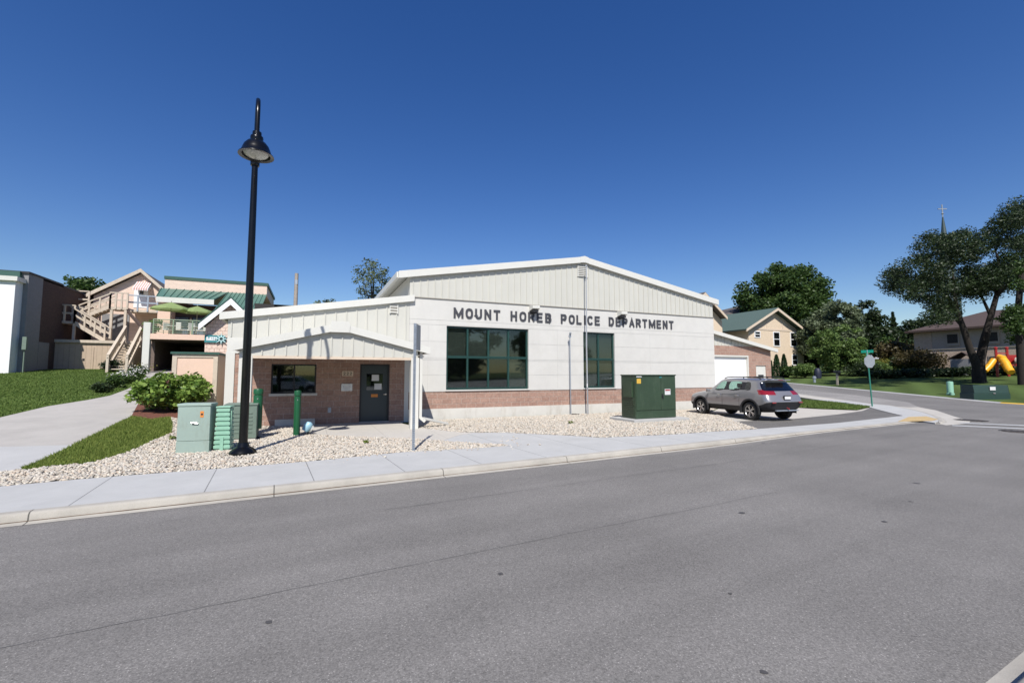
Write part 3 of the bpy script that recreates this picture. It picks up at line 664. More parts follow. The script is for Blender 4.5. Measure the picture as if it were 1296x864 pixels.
for sx, ex in ((3.0, 3.08), (19.8, 19.72)):
    rake(sx, roofz(sx) + .02, XA, ZA + .02, YF - .13)
    w.bar((sx, YF + .02, roofz(sx) - .10), (sx, 40, roofz(sx) - .10), .12, .22)
w.prism([(XA - .22, YF - .15, ZA - .01), (XA, YF - .15, ZA + .045), (XA + .22, YF - .15, ZA - .01), (XA + .22, YF - .15, ZA - .28), (XA, YF - .15, ZA - .25), (XA - .22, YF - .15, ZA - .28)], (0, .1, 0))
part(w, 'rake_fascia', M['trim'])
w = WB()
w.prism([(3.02, YF - .12, roofz(3.02)), (XA, YF - .12, ZA), (19.78, YF - .12, roofz(19.78)), (19.78, YF - .12, roofz(19.78) - .09), (XA, YF - .12, ZA - .09), (3.02, YF - .12, roofz(3.02) - .09)], (0, 24, 0))
part(w, 'roof', M['trim'])
w = WB()
for sx in (3.02, 19.78):
    w.prism([(sx, YF - .03, roofz(sx) - .10), (XA, YF - .03, ZA - .10), (XA, YF - .03, ZA - .13), (sx, YF - .03, roofz(sx) - .13)], (0, .06, 0))
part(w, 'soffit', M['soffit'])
w = WB()
for k in range(6): w.box(11.12, 11.58, YF - .03, YF + .02, 6.26 + k * .085, 6.30 + k * .085)
w.box(11.08, 11.12, YF - .035, YF + .02, 6.24, 6.78); w.box(11.58, 11.62, YF - .035, YF + .02, 6.24, 6.78)
v = part(w, 'gable_vent', M['trim']); w = WB(); w.box(11.12, 11.58, YF + .005, YF + .026, 6.25, 6.77); part(w, 'painted_louvre_shade', M['soffit'], v)  # dark sheet behind the slats paints in the shade between them
# windows
def window(a, b, c, d, n, zm, dep=.09, blinds=(), y=YF, fm='green_frame', parent=None, fw_=.075, room=True):
    f = WB(); y0 = y + dep
    f.box(a, b, y0, y0 + .08, c, c + fw_); f.box(a, b, y0, y0 + .08, d - fw_, d)
    xs_ = [a + (b - a) * i / n for i in range(n + 1)]
    for i, x in enumerate(xs_):
        l = x if i == 0 else x - fw_ / 2; r_ = x + fw_ if i == 0 else (x if i == n else x + fw_ / 2)
        if i == n: l = x - fw_
        f.box(l, r_, y0 - .004, y0 + .076, c + .003, d - .003)
    if zm:
        f.box(a + .003, b - .003, y0 - .008, y0 + .07, zm - .05, zm + .05)
        f.box(a + .004, b - .004, y0 - .02, y0 + .02, zm - .012, zm + .012)
    wn = part(f, 'window', M[fm], parent)
    zsp = [(c, zm), (zm, d)] if zm else [(c, d)]
    for i in range(n):
        for j, (p, q) in enumerate(zsp):
            gl = WB(); gl.box(xs_[i] + .02, xs_[i + 1] - .02, y0 + .03, y0 + .036, p + .02, q - .02); part(gl, 'pane', M['glass'], wn)
    bl = WB()
    for i, z0, z1 in blinds: bl.box(xs_[i] + .05, xs_[i + 1] - .05, y0 + .10, y0 + .11, z0, z1)
    if blinds: part(bl, 'blind', M['blind'], wn)
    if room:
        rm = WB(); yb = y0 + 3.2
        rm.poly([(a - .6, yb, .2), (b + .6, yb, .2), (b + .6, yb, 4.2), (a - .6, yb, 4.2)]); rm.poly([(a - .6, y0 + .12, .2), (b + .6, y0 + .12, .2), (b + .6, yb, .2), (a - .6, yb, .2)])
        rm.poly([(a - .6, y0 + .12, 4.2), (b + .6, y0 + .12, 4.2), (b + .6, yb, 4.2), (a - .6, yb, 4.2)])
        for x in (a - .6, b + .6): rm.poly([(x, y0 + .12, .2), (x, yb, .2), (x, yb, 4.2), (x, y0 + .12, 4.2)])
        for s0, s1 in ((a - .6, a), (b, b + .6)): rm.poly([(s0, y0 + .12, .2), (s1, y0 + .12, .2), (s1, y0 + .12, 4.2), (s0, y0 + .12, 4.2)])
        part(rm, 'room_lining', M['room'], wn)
    return wn
a, b, c, d, n = win[0]
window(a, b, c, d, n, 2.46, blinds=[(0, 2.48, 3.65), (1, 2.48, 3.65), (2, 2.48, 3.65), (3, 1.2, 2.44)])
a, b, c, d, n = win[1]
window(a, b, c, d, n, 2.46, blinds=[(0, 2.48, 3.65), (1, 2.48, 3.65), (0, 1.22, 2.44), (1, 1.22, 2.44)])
# lettering
def letter_strokes(ch):
    """each letter as centre lines in a 1 x 1 box"""
    def arc(cx, cz, rx, rz, a0, a1, n=10): return [(cx + rx * math.cos(R(a0 + (a1 - a0) * i / n)), cz + rz * math.sin(R(a0 + (a1 - a0) * i / n))) for i in range(n + 1)]
    def sup(cx, cz, rx, rz, a0, a1, n=24):
        o = []
        for i in range(n + 1):
            a = R(a0 + (a1 - a0) * i / n); c, s_ = math.cos(a), math.sin(a); o.append((cx + rx * math.copysign(abs(c) ** .8, c), cz + rz * math.copysign(abs(s_) ** .8, s_)))
        return o
    bowl = lambda z0, z1, x0=.0, x1=.92: [(x0, z0), (x1 - .3, z0)] + arc(x1 - .3, (z0 + z1) / 2, .3, (z1 - z0) / 2, -90, 90, 8) + [(x0, z1)]
    D = {'M': [[(0, 0), (0, 1)], [(1, 0), (1, 1)], [(0, 1), (.5, .12), (1, 1)]], 'O': [sup(.5, .5, .5, .5, 0, 360)], 'U': [[(0, 1), (0, .32)] + arc(.46, .32, .46, .32, 180, 360, 12) + [(.92, 1)]],
         'N': [[(0, 0), (0, 1)], [(.92, 0), (.92, 1)], [(0, 1), (.92, 0)]], 'T': [[(0, 1), (.9, 1)], [(.45, 0), (.45, 1)]], 'H': [[(0, 0), (0, 1)], [(.9, 0), (.9, 1)], [(0, .52), (.9, .52)]],
         'R': [[(0, 0), (0, 1)], bowl(.48, 1), [(.5, .48), (.92, 0)]], 'E': [[(.82, 0), (0, 0), (0, 1), (.82, 1)], [(0, .52), (.74, .52)]], 'B': [[(0, 0), (0, 1)], bowl(0, .52), bowl(.52, 1, 0, .86)],
         'P': [[(0, 0), (0, 1)], bowl(.44, 1)], 'L': [[(0, 1), (0, 0), (.78, 0)]], 'I': [[(.0, 0), (.0, 1)]], 'C': [sup(.5, .5, .48, .5, 42, 318)], 'D': [[(0, 0), (0, 1)], [(0, 0), (.5, 0)] + arc(.5, .5, .42, .5, -90, 90, 12) + [(0, 1)]],
         'A': [[(0, 0), (.48, 1), (.96, 0)], [(.17, .32), (.79, .32)]], 'K': [[(0, 0), (0, 1)], [(.88, 1), (0, .38)], [(.35, .62), (.92, 0)]], 'Y': [[(0, 1), (.46, .45), (.92, 1)], [(.46, .45), (.46, 0)]],
         '2': [arc(.45, .7, .42, .3, 170, -40, 10) + [(.02, 0), (.9, 0)]]}
    return D[ch]
def text_solid(mb, s, x0, x1, z0, h, y, dep=.03, th=.17):
    """stroke letters standing on z0 between x0 and x1, front face at y"""
    t = th * h; wd = {'I': 0.0, 'M': .86}; n = len(s); unit = sum(wd.get(c, .62) for c in s); gap = .26 + th
    k = (x1 - x0 - t) / ((unit + gap * (n - 1)) * h); x = x0 + t / 2
    for c in s:
        w_ = wd.get(c, .62) * h * k
        for q, st in enumerate(letter_strokes(c)):
            P = [Vector((x + a * max(w_, 1e-6), z0 + t / 2 + b_ * (h - t))) for a, b_ in st]; m = len(P); L_ = []; R_ = []; closed = (P[0] - P[-1]).length < 1e-5
            for i in range(m):
                a = P[i - 1] if i else (P[m - 2] if closed else None); b_ = P[i + 1] if i < m - 1 else (P[1] if closed else None)
                d0 = (P[i] - a).normalized() if a is not None else None; d1 = (b_ - P[i]).normalized() if b_ is not None else None
                if d0 is None: d0 = d1
                if d1 is None: d1 = d0
                nn = Vector((-(d0 + d1).y, (d0 + d1).x)).normalized(); sc_ = min(2.2, 1 / max(.3, nn.dot(Vector((-d0.y, d0.x)))))
                e = Vector((0, 0))
                if i == 0 and not closed: e = -d1 * (t / 2 if abs(d1.x) > .9 or abs(d1.y) > .9 else t * .3)
                if i == m - 1 and not closed: e = d0 * (t / 2 if abs(d0.x) > .9 or abs(d0.y) > .9 else t * .3)
                L_.append(P[i] + e + nn * t / 2 * sc_); R_.append(P[i] + e - nn * t / 2 * sc_)
            b0 = len(mb.v); yy = y - q * .0015
            for a, b_ in zip(L_, R_): mb.v += [(a.x, yy, a.y), (b_.x, yy, b_.y), (a.x, y + dep, a.y), (b_.x, y + dep, b_.y)]
            f = []
            for i in range(m - 1): j = 4 * i; f += [(j, j + 4, j + 5, j + 1), (j, j + 2, j + 6, j + 4), (j + 1, j + 5, j + 7, j + 3)]
            if not closed: f += [(0, 1, 3, 2), (4 * m - 4, 4 * m - 2, 4 * m - 1, 4 * m - 3)]
            mb.add(f, b0)
        x += w_ + gap * h * k
def add_text(items, name, m, parent):
    for it in items:
        mb = WB(); kw = it[6]; text_solid(mb, *it[:6], dep=kw.get('dep', .03), th=kw.get('th', .20)); o = mb.build(name, m, parent)
words = [('MOUNT', 574, 633.5), ('HOREB', 646, 698), ('POLICE', 709.5, 759.5), ('DEPARTMENT', 770, 852)]
add_text([(s, atY(u0, 395, YF).x, atY(u1, 395, YF).x, 4.035, .42, YF - .035, dict(dep=.033)) for s, u0, u1 in words], 'lettering', M['letter'], pb)
# wall lights over the letters
for xw in (8.78, 13.42):
    w = WB(); w.prism([(xw - .17, YF, 4.76), (xw - .17, YF - .36, 4.70), (xw - .17, YF - .36, 4.58), (xw - .17, YF, 4.50)], (.34, 0, 0)); l = part(w, 'wall_light', M['trim'], bevel=.01)
    w = WB(); w.box(xw - .14, xw + .14, YF - .30, YF - .03, 4.44, 4.52); w.box(xw - .1, xw + .1, YF - .24, YF - .002, 4.40, 4.44); part(w, 'lamp_box', M['blackp'], l)
# ---- lower entrance wing
WL, WT0, WT1 = -2.55, 3.82, 4.78
def wz(x): return WT0 + (x - WL) * (WT1 - WT0) / (3.4 - WL)
doorx = (1.68, 2.74); win3 = (-1.22, .20, 1.10, 2.12)
w = WB()
for x0, x1, z0, z1 in ((WL, 3.44, 2.2, 2.46), (WL, win3[0], -.3, 2.2), (win3[0], win3[1], -.3, win3[2]), (win3[0], win3[1], win3[3], 2.2), (win3[1], doorx[0], -.3, 2.2), (doorx[0], doorx[1], 2.14, 2.2), (doorx[1], 3.44, -.3, 2.2)):
    w.box(x0, x1, YF, YF + .2, z0, z1)
part(w, 'entrance_wall', M['brick'])
w = WB(); w.box(WL - .02, WL + .24, YF - .03, YF + .2, -.3, 2.5); w.box(WL, WL + .2, YF + .2, 30, -.3, 3.8); w.box(3.3, 3.459, YF - .01, YF + .2, -.2, 2.46)
part(w, 'corner_trim', M['trim'])
w = WB(); w.box(WL, 3.455, YF - .02, YF + .2, 2.462, 2.99); part(w, 'smooth_band', M['trim'])
w = WB(); w.prism([(WL, YF, 2.992), (3.455, YF, 2.992), (3.455, YF, wz(3.455) - .1), (WL, YF, WT0 - .1)], (0, .2, 0))
x = WL + .1
while x < 3.4: w.box(x - .018, x + .018, YF - .03, YF + .002, 3.0, wz(x) - .16); x += .36
part(w, 'upper_siding', M['cream'])
w = WB(); w.prism([(WL - .22, YF - .13, wz(WL - .22) + .02), (3.62, YF - .13, wz(3.62) + .02), (3.62, YF - .13, wz(3.62) - .22), (WL - .22, YF - .13, wz(WL - .22) - .22)], (0, .14, 0))
w.bar((WL - .2, YF + .02, WT0 - .13), (WL - .2, 30, WT0 - .13), .12, .2); part(w, 'wing_fascia', M['trim'])
w = WB(); w.prism([(WL - .2, YF - .12, wz(WL - .2)), (3.5, YF - .12, wz(3.5)), (3.5, YF - .12, wz(3.5) - .08), (WL - .2, YF - .12, wz(WL - .2) - .08)], (0, 13, 0)); part(w, 'wing_roof', M['trim'])
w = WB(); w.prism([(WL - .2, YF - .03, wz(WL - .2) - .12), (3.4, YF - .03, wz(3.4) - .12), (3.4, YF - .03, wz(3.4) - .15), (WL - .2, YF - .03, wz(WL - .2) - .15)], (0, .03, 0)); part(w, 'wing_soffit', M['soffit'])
w = WB()
for k in range(3): w.box(2.72, 2.98, YF - .06, YF - .02, 4.10 + k * .11, 4.14 + k * .11)
w.box(2.69, 2.72, YF - .06, YF, 4.07, 4.40); w.box(2.98, 3.01, YF - .06, YF, 4.07, 4.40); w.box(2.69, 3.01, YF - .06, YF, 4.40, 4.43)
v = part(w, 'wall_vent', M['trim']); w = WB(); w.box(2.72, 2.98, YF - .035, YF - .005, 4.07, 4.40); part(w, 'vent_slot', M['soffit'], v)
window(*win3, 2, None, dep=.05, fm='blackp', fw_=.05)
w = WB(); w.box(win3[0] - .05, win3[1] + .05, YF - .05, YF + .1, win3[2] - .08, win3[2]); part(w, 'window_ledge', M['found'])
w = WB(); w.box(-1.05, .2, YF - .1, YF - .001, -.05, .22); part(w, 'footing_ledge', M['found'])
# door
w = WB(); w.box(doorx[0], doorx[0] + .06, YF - .01, YF + .14, 0, 2.14); w.box(doorx[1] - .06, doorx[1], YF - .01, YF + .14, 0, 2.14); w.box(doorx[0], doorx[1], YF - .012, YF + .14, 2.08, 2.139); part(w, 'door_frame', M['blackp'])
w = WB(); w.box(doorx[0] + .06, doorx[1] - .06, YF + .04, YF + .09, .03, 2.08); dr = part(w, 'door', M['door'])
w = WB(); w.box(1.92, 2.5, YF + .03, YF + .039, 1.18, 1.78); part(w, 'door_glass', M['glass_dark'], dr)
for x0, x1, z0, z1, m in ((2.1, 2.36, 1.52, 1.75, 'paper'), (2.2, 2.46, 1.2, 1.42, 'paper'), (2.09, 2.33, .92, 1.03, 'orange')):
    w = WB(); w.box(x0, x1, YF + .02, YF + .029, z0, z1); part(w, 'notice', M[m], dr)
w = WB(); w.tube([(2.62, YF + .04, 1.02), (2.62, YF - .03, 1.02), (2.52, YF - .035, 1.02)], .014, 8); w.lathe([(.03, 0), (.03, .012)], (2.62, YF + .03, 1.02), 12, Matrix.Rotation(R(90), 4, 'X')); part(w, 'door_handle', M['chrome'], dr)
w = WB(); w.box(doorx[0], doorx[1], YF - .03, YF + .1, -.02, .028); part(w, 'threshold', M['alu'])
w = WB(); w.box(1.06, 1.44, YF - .03, YF - .001, 1.70, 1.88); pl_ = part(w, 'number_plaque', M['tantrim'])
add_text([('222', 1.10, 1.40, 1.735, .11, YF - .033, dict(dep=.008, th=.17))], 'lettering', M['blackp'], pl_)
w = WB(); w.box(1.04, 1.42, YF - .05, YF - .001, 1.16, 1.42); mb_ = part(w, 'intercom_panel', M['silver']); w = WB(); w.box(1.11, 1.35, YF - .06, YF - .051, 1.19, 1.36); part(w, 'notice', M['paper'], mb_)
w = WB(); w.box(.62, .72, YF - .05, YF - .001, .40, .58); part(w, 'outlet_box', M['galv'])
# porch canopy
YP, PC, PH = 14.9, .80, 3.30
def pz(x): return PH - abs(x - PC) * (PH - 2.62) / 2.78
w = WB(); w.prism([(-1.72, YP, 2.30), (3.22, YP, 2.30), (3.22, YP, pz(3.22) - .12), (PC, YP, PH - .12), (-1.72, YP, pz(-1.72) - .12)], (0, .08, 0))
x = -1.6
while x < 3.2: w.box(x - .016, x + .016, YP - .028, YP + .002, 2.31, pz(x) - .18); x += .31
part(w, 'porch_siding', M['cream'])
w = WB()
for sx in (-2.0, 3.6):
    w.prism([(sx, YP - .14, pz(sx) + .03), (PC, YP - .14, PH + .03), (PC, YP - .14, PH - .19), (sx, YP - .14, pz(sx) - .19)], (0, .12, 0))
    w.bar((sx - math.copysign(.06, sx), YP - .01, pz(sx) - .09), (sx - math.copysign(.06, sx), YF - .03, pz(sx) - .09), .12, .16)
part(w, 'porch_fascia', M['trim'])
w = WB(); w.prism([(PC - .29, YP - .16, PH - .04), (PC - .24, YP - .16, PH + .08), (PC + .24, YP - .16, PH + .08), (PC + .29, YP - .16, PH - .04), (PC + .27, YP - .16, PH - .26), (PC - .27, YP - .16, PH - .26)], (0, .1, 0)); part(w, 'ridge_cap', M['trim'])
w = WB()
for s in (-1.98, 3.58): w.prism([(s, YP - .13, pz(s)), (PC, YP - .13, PH), (PC, YP - .13, PH - .07), (s, YP - .13, pz(s) - .07)], (0, YF - YP + .13 - .035, 0))
part(w, 'porch_roof', M['trim'])
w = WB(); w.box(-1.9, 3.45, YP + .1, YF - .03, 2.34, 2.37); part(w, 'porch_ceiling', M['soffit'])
w = WB(); w.box(-1.7, 3.2, YP - .02, YP + .1, 2.22, 2.298); part(w, 'porch_beam', M['tantrim'])
for a_, b_ in ((-1.72, -1.52), (3.0, 3.26)):
    w = WB(); w.box(a_, b_, YP - .03, YP + .2, -.05, 2.296 if a_ > 0 else 2.296); part(w, 'porch_post', M['trim'], bevel=.008)
w = WB(); w.box(3.30, 3.39, YP + .05, YP + .14, .32, 2.52); w.bar((3.345, YP + .1, .36), (3.50, YP + .02, .22), .09, .09); part(w, 'downspout', M['trim'])
w = WB(); w.box(-1.86, -1.77, YP + .05, YP + .14, .1, 2.50); part(w, 'downspout', M['trim'])
# ---- garage wing to the right
GY = 21.0
def gz(x): return 5.13 - (x - 19.5) * .181
w = WB()
for x0, x1, z0, z1 in ((19.51, 28.44, 2.95, 3.6), (19.51, 22.215, -.5, 2.95), (26.285, 26.98, -.5, 2.95), (27.95, 28.44, -.5, 2.95), (26.98, 27.95, 2.35, 2.95)): w.box(x0, x1, GY, GY + .2, z0, z1)
w.box(28.24, 28.44, GY + .2, 36, -.5, 3.55); part(w, 'garage_wall', M['brick'])
w = WB(); w.prism([(19.51, GY, 3.602), (28.44, GY, 3.602), (28.44, GY, gz(28.44) - .1), (19.51, GY, gz(19.51) - .1)], (0, .2, 0))
x = 19.7
while x < 28.4: w.box(x - .016, x + .016, GY - .03, GY + .002, 3.61, max(3.63, gz(x) - .16)); x += .3
part(w, 'garage_siding', M['cream'])
w = WB(); w.prism([(19.51, GY - .3, gz(19.51) + .02), (28.8, GY - .3, gz(28.8) + .02), (28.8, GY - .3, gz(28.8) - .2), (19.51, GY - .3, gz(19.51) - .2)], (0, .12, 0)); part(w, 'garage_fascia', M['trim'])
w = WB(); w.prism([(19.51, GY - .29, gz(19.51)), (28.78, GY - .29, gz(28.78)), (28.78, GY - .29, gz(28.78) - .08), (19.51, GY - .29, gz(19.51) - .08)], (0, 15, 0)); part(w, 'garage_roof', M['trim'])
w = WB()
for k in range(6): w.box(22.3, 26.2, GY + .12, GY + .16, .0 + k * .5, .494 + k * .5)
part(w, 'garage_door', M['white'])
w = WB(); w.box(22.22, 22.3, GY - .02, GY + .16, -.2, 3.0); w.box(26.2, 26.28, GY - .02, GY + .16, -.2, 3.0); w.box(22.3, 26.2, GY - .02, GY + .16, 2.9, 2.99); part(w, 'garage_door_frame', M['trim'])
w = WB(); w.box(26.98, 27.95, GY + .05, GY + .1, .1, 2.35); sd_ = part(w, 'side_door', M['trim']); w = WB(); w.box(27.22, 27.72, GY + .03, GY + .049, 1.2, 1.75); part(w, 'door_glass', M['glass_dark'], sd_)
# splash trough, pipe, flagpole
t = thing('splash_trough', 'white downspout trough lying on the gravel beside the right porch post', 'downspout', (3.5, 15.0, .18))
w = WB(); w.bar((3.40, 14.95, .30), (4.35, 15.35, .05), .12, .02); w.bar((3.37, 15.0, .335), (4.32, 15.40, .085), .015, .07); w.bar((3.43, 14.9, .335), (4.38, 15.30, .085), .015, .07); w.build('trough', M['trim'], t)
t = thing('vent_pipe', 'thin grey conduit mast rising from the gravel between the two green framed windows', 'pipe', (10.5, 17.35, 0))
w = WB(); w.tube([(10.52, 17.35, -.05), (10.50, 17.35, 3.5)], .02, 8); w.build('pipe', M['galv'], t, smooth=True)
w = WB(); w.tube([(10.50, 17.35, 3.48), (10.50, 17.3, 3.6), (10.47, 17.22, 3.57)], [.045, .05, .03], 8); w.box(10.46, 10.54, 17.30, 17.40, 3.40, 3.48); w.build('weatherhead', M['galv'], t)
w = WB(); w.tube([(10.52, 17.30, .03), (10.8, 17.1, .03)], .025, 6); w.build('elbow', M['rust'], t)
t = thing('flagpole', 'tall bare aluminium flagpole standing in the gravel in front of the second window', 'flagpole', (11.3, 17.2, 0))
tp = atY(742, 338, 17.2)
w = WB(); w.tube([(11.30, 17.2, -.05), (11.27, 17.2, 3), (tp.x, 17.2, tp.z)], [.032, .03, .02], 12); w.build('pole', M['alu'], t, smooth=True)
w = WB(); w.lathe([(.0, 0), (.05, .02), (.06, .06), (.03, .1), (0, .11)], (tp.x, 17.2, tp.z), 12); w.build('finial', M['alu'], t, smooth=True)
w = WB(); w.box(11.22, 11.24, 17.1, 17.16, 1.2, 1.36); w.tube([(11.24, 17.13, 1.3), (tp.x - .03, 17.15, tp.z)], .004, 4); w.build('halyard', M['white'], t)
# ================================================================== big green cabinet on its pad
t = thing('transformer_cabinet', 'large dark green steel utility cabinet on a concrete pad before the facade', 'utility cabinet', (11.9, 14.0, 0), R(0))
c0 = onG(828, 531, .12).xy; 
bx0, by0 = atZ(805, 530.3, .1).xy; bx1 = atY(855, 500, by0).x; by1 = by0 + .85; bt = atY(805, 475.5, by0).z
w = WB(); w.box(bx0 - .32, bx1 + .38, by0 - .3, by1 + .35, -.1, .10); w.build('concrete_pad', M['apron'], t, bevel=.015)
w = WB(); w.box(bx0, bx1, by0, by1, .11, bt); cb_ = w.build('cabinet_body', M['deep_green'], t, bevel=.012)
w = WB(); w.box(bx0 - .02, bx1 + .02, by0 - .03, by1 + .02, bt, bt + .05); w.build('lid', M['deep_green'], t, bevel=.012)
w = WB(); dx = bx0 + (bx1 - bx0) * .62
w.box(bx0 + .02, dx - .006, by0 - .022, by0 - .001, .42, bt - .06); w.build('door', M['deep_green'], t, bevel=.004)
w = WB(); w.box(dx + .006, bx1 - .02, by0 - .022, by0 - .001, .42, bt - .06); dd = w.build('door', M['deep_green'], t, bevel=.004)
w = WB(); w.box(dx + .03, dx + .08, by0 - .05, by0 - .023, .86, 1.02); w.tube([(dx + .055, by0 - .05, .95), (dx + .055, by0 - .08, .95), (dx + .055, by0 - .08, .82)], .012, 6); w.build('handle', M['blackp'], dd)
w = WB(); w.box(bx0 - .06, bx0 - .001, by0 + .15, by1 - .2, .9, 1.5)
for k in range(9): w.box(bx0 - .02, bx0 - .001, by0 + .1, by1 - .1, .2 + k * .07, .235 + k * .07)
w.build('cooling_fin', M['deep_green'], t)
for x0, x1, z0, z1, m in ((.05, .24, 1.42, 1.60, 'yellow'), (.03, .28, 1.66, 1.69, 'paper')): 
    w = WB(); w.box(bx0 + x0, bx0 + x1, by0 - .026, by0 - .0225, z0, z1); w.build('sticker', M[m], t)
w = WB(); w.box(dx + .18, dx + .46, by0 - .026, by0 - .0225, .98, 1.20); s_ = w.build('warning_sticker', M['paper'], t); w = WB(); w.box(dx + .2, dx + .44, by0 - .029, by0 - .0265, 1.13, 1.18); w.build('red_band', M['red'], s_)
w = WB(); w.box(dx - .08, dx + .04, by0 - .027, by0 - .0235, 1.63, 1.67); w.build('teal_sticker', M['blue'], t)
# ================================================================== pale green cabinets near the lamp
p0 = atZ(221.5, 571, .06); cabH = atY(224, 511, p0.y).z
t = thing('utility_cabinet', 'pale green steel utility cabinet with an orange sticker on the gravel', 'utility cabinet', (p0.x + .35, p0.y + .2, .05), R(-8))
cw, cd, ch = .64, .42, cabH - .05
mb = MB(); mb.box(-cw / 2, cw / 2, -cd / 2, cd / 2, .22, ch - .06); mb.build('cabinet_body', M['pale_green'], t, bevel=.012)
mb = MB(); mb.box(-cw / 2 - .015, cw / 2 + .015, -cd / 2 - .015, cd / 2 + .015, ch - .06, ch); mb.build('lid', M['pale_green'], t, bevel=.015)
mb = MB(); mb.box(-cw / 2 - .004, cw / 2 + .004, -cd / 2 - .004, cd / 2 + .004, -.1, .215); mb.build('plinth', M['pale_green'], t, bevel=.006)
mb = MB(); mb.box(-.03, .08, -cd / 2 - .03, -cd / 2 - .001, .60, .65); mb.tube([(-.04, -cd / 2 - .03, .63), (.09, -cd / 2 - .03, .61)], .012, 6); mb.build('latch', M['chrome'], t)
mb = MB(); mb.box(.12, .19, -cd / 2 - .004, -cd / 2 - .0005, .74, .88); st_ = mb.build('sticker', M['orange'], t); mb = MB(); mb.box(.135, .175, -cd / 2 - .006, -cd / 2 - .0045, .79, .83); mb.build('sticker_mark', M['blackp'], st_)
q = atZ(282, 568, .04)
t = thing('cable_pedestal', 'small ribbed green cable pedestal standing right of the pale utility cabinet', 'cable pedestal', (q.x, q.y + .1, .02), R(-8))
mb = MB()
for k in range(9):
    wk = .17 - .004 * k; zz = .02 + k * .105
    mb.box(-wk, wk, -.15, .15, zz + .018, zz + .09); mb.box(-wk + .02, wk - .02, -.13, .13, zz - .015, zz + .018)
mb.build('ribbed_cover', M['ped_green'], t, bevel=.008)
mb = MB(); mb.box(-.15, .15, -.16, .16, .965, 1.0); mb.build('lid', M['ped_green'], t, bevel=.01)
mb = MB(); mb.box(-.035, .035, -.165, -.15, .0, .3); mb.box(.145, .165, -.1, -.06, .1, .9); mb.build('strap', M['ped_green'], t)
q = atZ(308, 561, .02)
t = thing('equipment_box', 'low grey green equipment box behind the street lamp by the porch corner', 'equipment box', (q.x + .1, q.y + .9, .02))
mb = MB(); mb.box(-.62, .12, -.3, .4, .05, .92); mb.build('box_body', M['box_green'], t, bevel=.015)
mb = MB(); mb.box(-.64, .14, -.32, .42, .92, .96); mb.build('lid', M['box_green'], t, bevel=.01)
mb = MB(); mb.box(-.6, .1, -.28, .38, -.1, .05); mb.build('plinth', M['found'], t)
mb = MB(); 
for k in range(6): mb.box(-.5, .02, -.312, -.3, .2 + k * .1, .23 + k * .1)
mb.build('louvre', M['box_green'], t)
# ================================================================== marker posts
def marker(name, label, loc, h, low, r=.105):
    t = thing(name, label, 'marker post', loc, 0, 'green utility marker posts')
    mb = MB(); mb.lathe([(r, low), (r, h - .17), (r * .99, h - .165)], n=20); mb.build('post', M['post_green'], t, smooth=True)
    mb = MB(); mb.lathe([(r * .8, h - .165), (r * .8, h - .15), (r * 1.06, h - .145), (r * 1.06, h - .03), (r * .95, h), (.01, h + .012)], n=20); mb.build('cap', M['post_green'], t, smooth=True)
    if low > .1:
        mb = MB(); mb.lathe([(.04, -.1), (.04, low), (.02, low)], n=10); mb.lathe([(.12, -.03), (.12, .03), (.05, .06)], n=14); mb.build('stake', M['blackp'], t)
    mb = MB(); mb.box(-.012, .012, -r - .008, -r + .01, h - .28, h - .25); mb.build('bolt', M['chrome'], t)
marker('marker_post', 'dark green round marker post on a black stub beside the left porch post', (-1.29, 14.35, .0), 1.36, .28, .115)
marker('marker_post', 'green round marker post standing on the gravel in front of the entrance window', (-.31, 14.65, .0), 1.29, -.1, .09)
q = atZ(390, 550, .0)
t = thing('ground_spotlight', 'small pale blue and white ground spotlight on the gravel near the entrance', 'spotlight', q)
mb = MB(); mb.lathe([(.10, -.12), (.13, .05), (.09, .14), (.02, .17)], (-.03, 0, .22), 16, Matrix.Rotation(R(35), 4, 'Y')); mb.build('lamp_head', mat('pale_blue_plastic', (.30, .50, .58), .4), t, smooth=True)
mb = MB(); mb.lathe([(.12, -.05), (.115, 0), (.02, .01)], (.10, 0, .14), 16, Matrix.Rotation(R(120), 4, 'Y')); mb.build('lens', M['lamp_glass'], t, smooth=True)
mb = MB(); mb.tube([(0, 0, -.1), (0, 0, .14)], .03, 8); mb.box(-.1, .1, -.06, .06, .0, .03); mb.build('stake', M['blackp'], t)
# ================================================================== street lamp
LB = Vector((-1.31, 11.72, 0))
t = thing('street_lamp', 'tall glossy black street lamp with a bell shade on a gooseneck', 'street lamp', LB)
mb = MB(); mb.lathe([(.27, -.05), (.27, .05), (.24, .09), (.20, .13), (.13, .17), (.115, .22), (.105, .26)], n=32); mb.build('base', M['black'], t, smooth=True, angle=35)
mb = MB(); mb.lathe([(.090, .24), (.086, 2.5), (.066, 6.2), (.060, 7.0)], n=28); mb.build('pole', M['black'], t, smooth=True)
mb = MB(); mb.lathe([(.085, 0), (.095, .02), (.095, .1), (.08, .12)], (0, 0, 6.55), 24); mb.build('collar', M['black'], t, smooth=True)
ry = -1.02; arc = [(0, 0, 6.9), (0, 0, 7.25)] + [(0, ry / 2 - math.cos(a) * ry / 2 * 1, 7.3 + math.sin(a) * .50) for a in [math.pi * i / 12 for i in range(13)]] + [(0, ry, 7.0), (0, ry, 6.72)]
kx = -math.tan(R(7.2)); arc = [(y * kx, y, z) for x, y, z in arc]
mb = MB(); mb.tube(arc, .045, 14); mb.build('gooseneck', M['black'], t, smooth=True)
rot = Matrix.Rotation(R(0), 4, 'X')
mb = MB(); mb.lathe([(.055, .52), (.085, .50), (.09, .42), (.12, .40), (.125, .36), (.115, .30), (.18, .27), (.235, .20), (.27, .11), (.29, .04), (.335, .0), (.34, -.02), (.27, -.01), (.24, .08), (.1, .2)], (ry * kx, ry, 6.38), 32); sh = mb.build('lamp_shade', M['black'], t, smooth=True, angle=50)
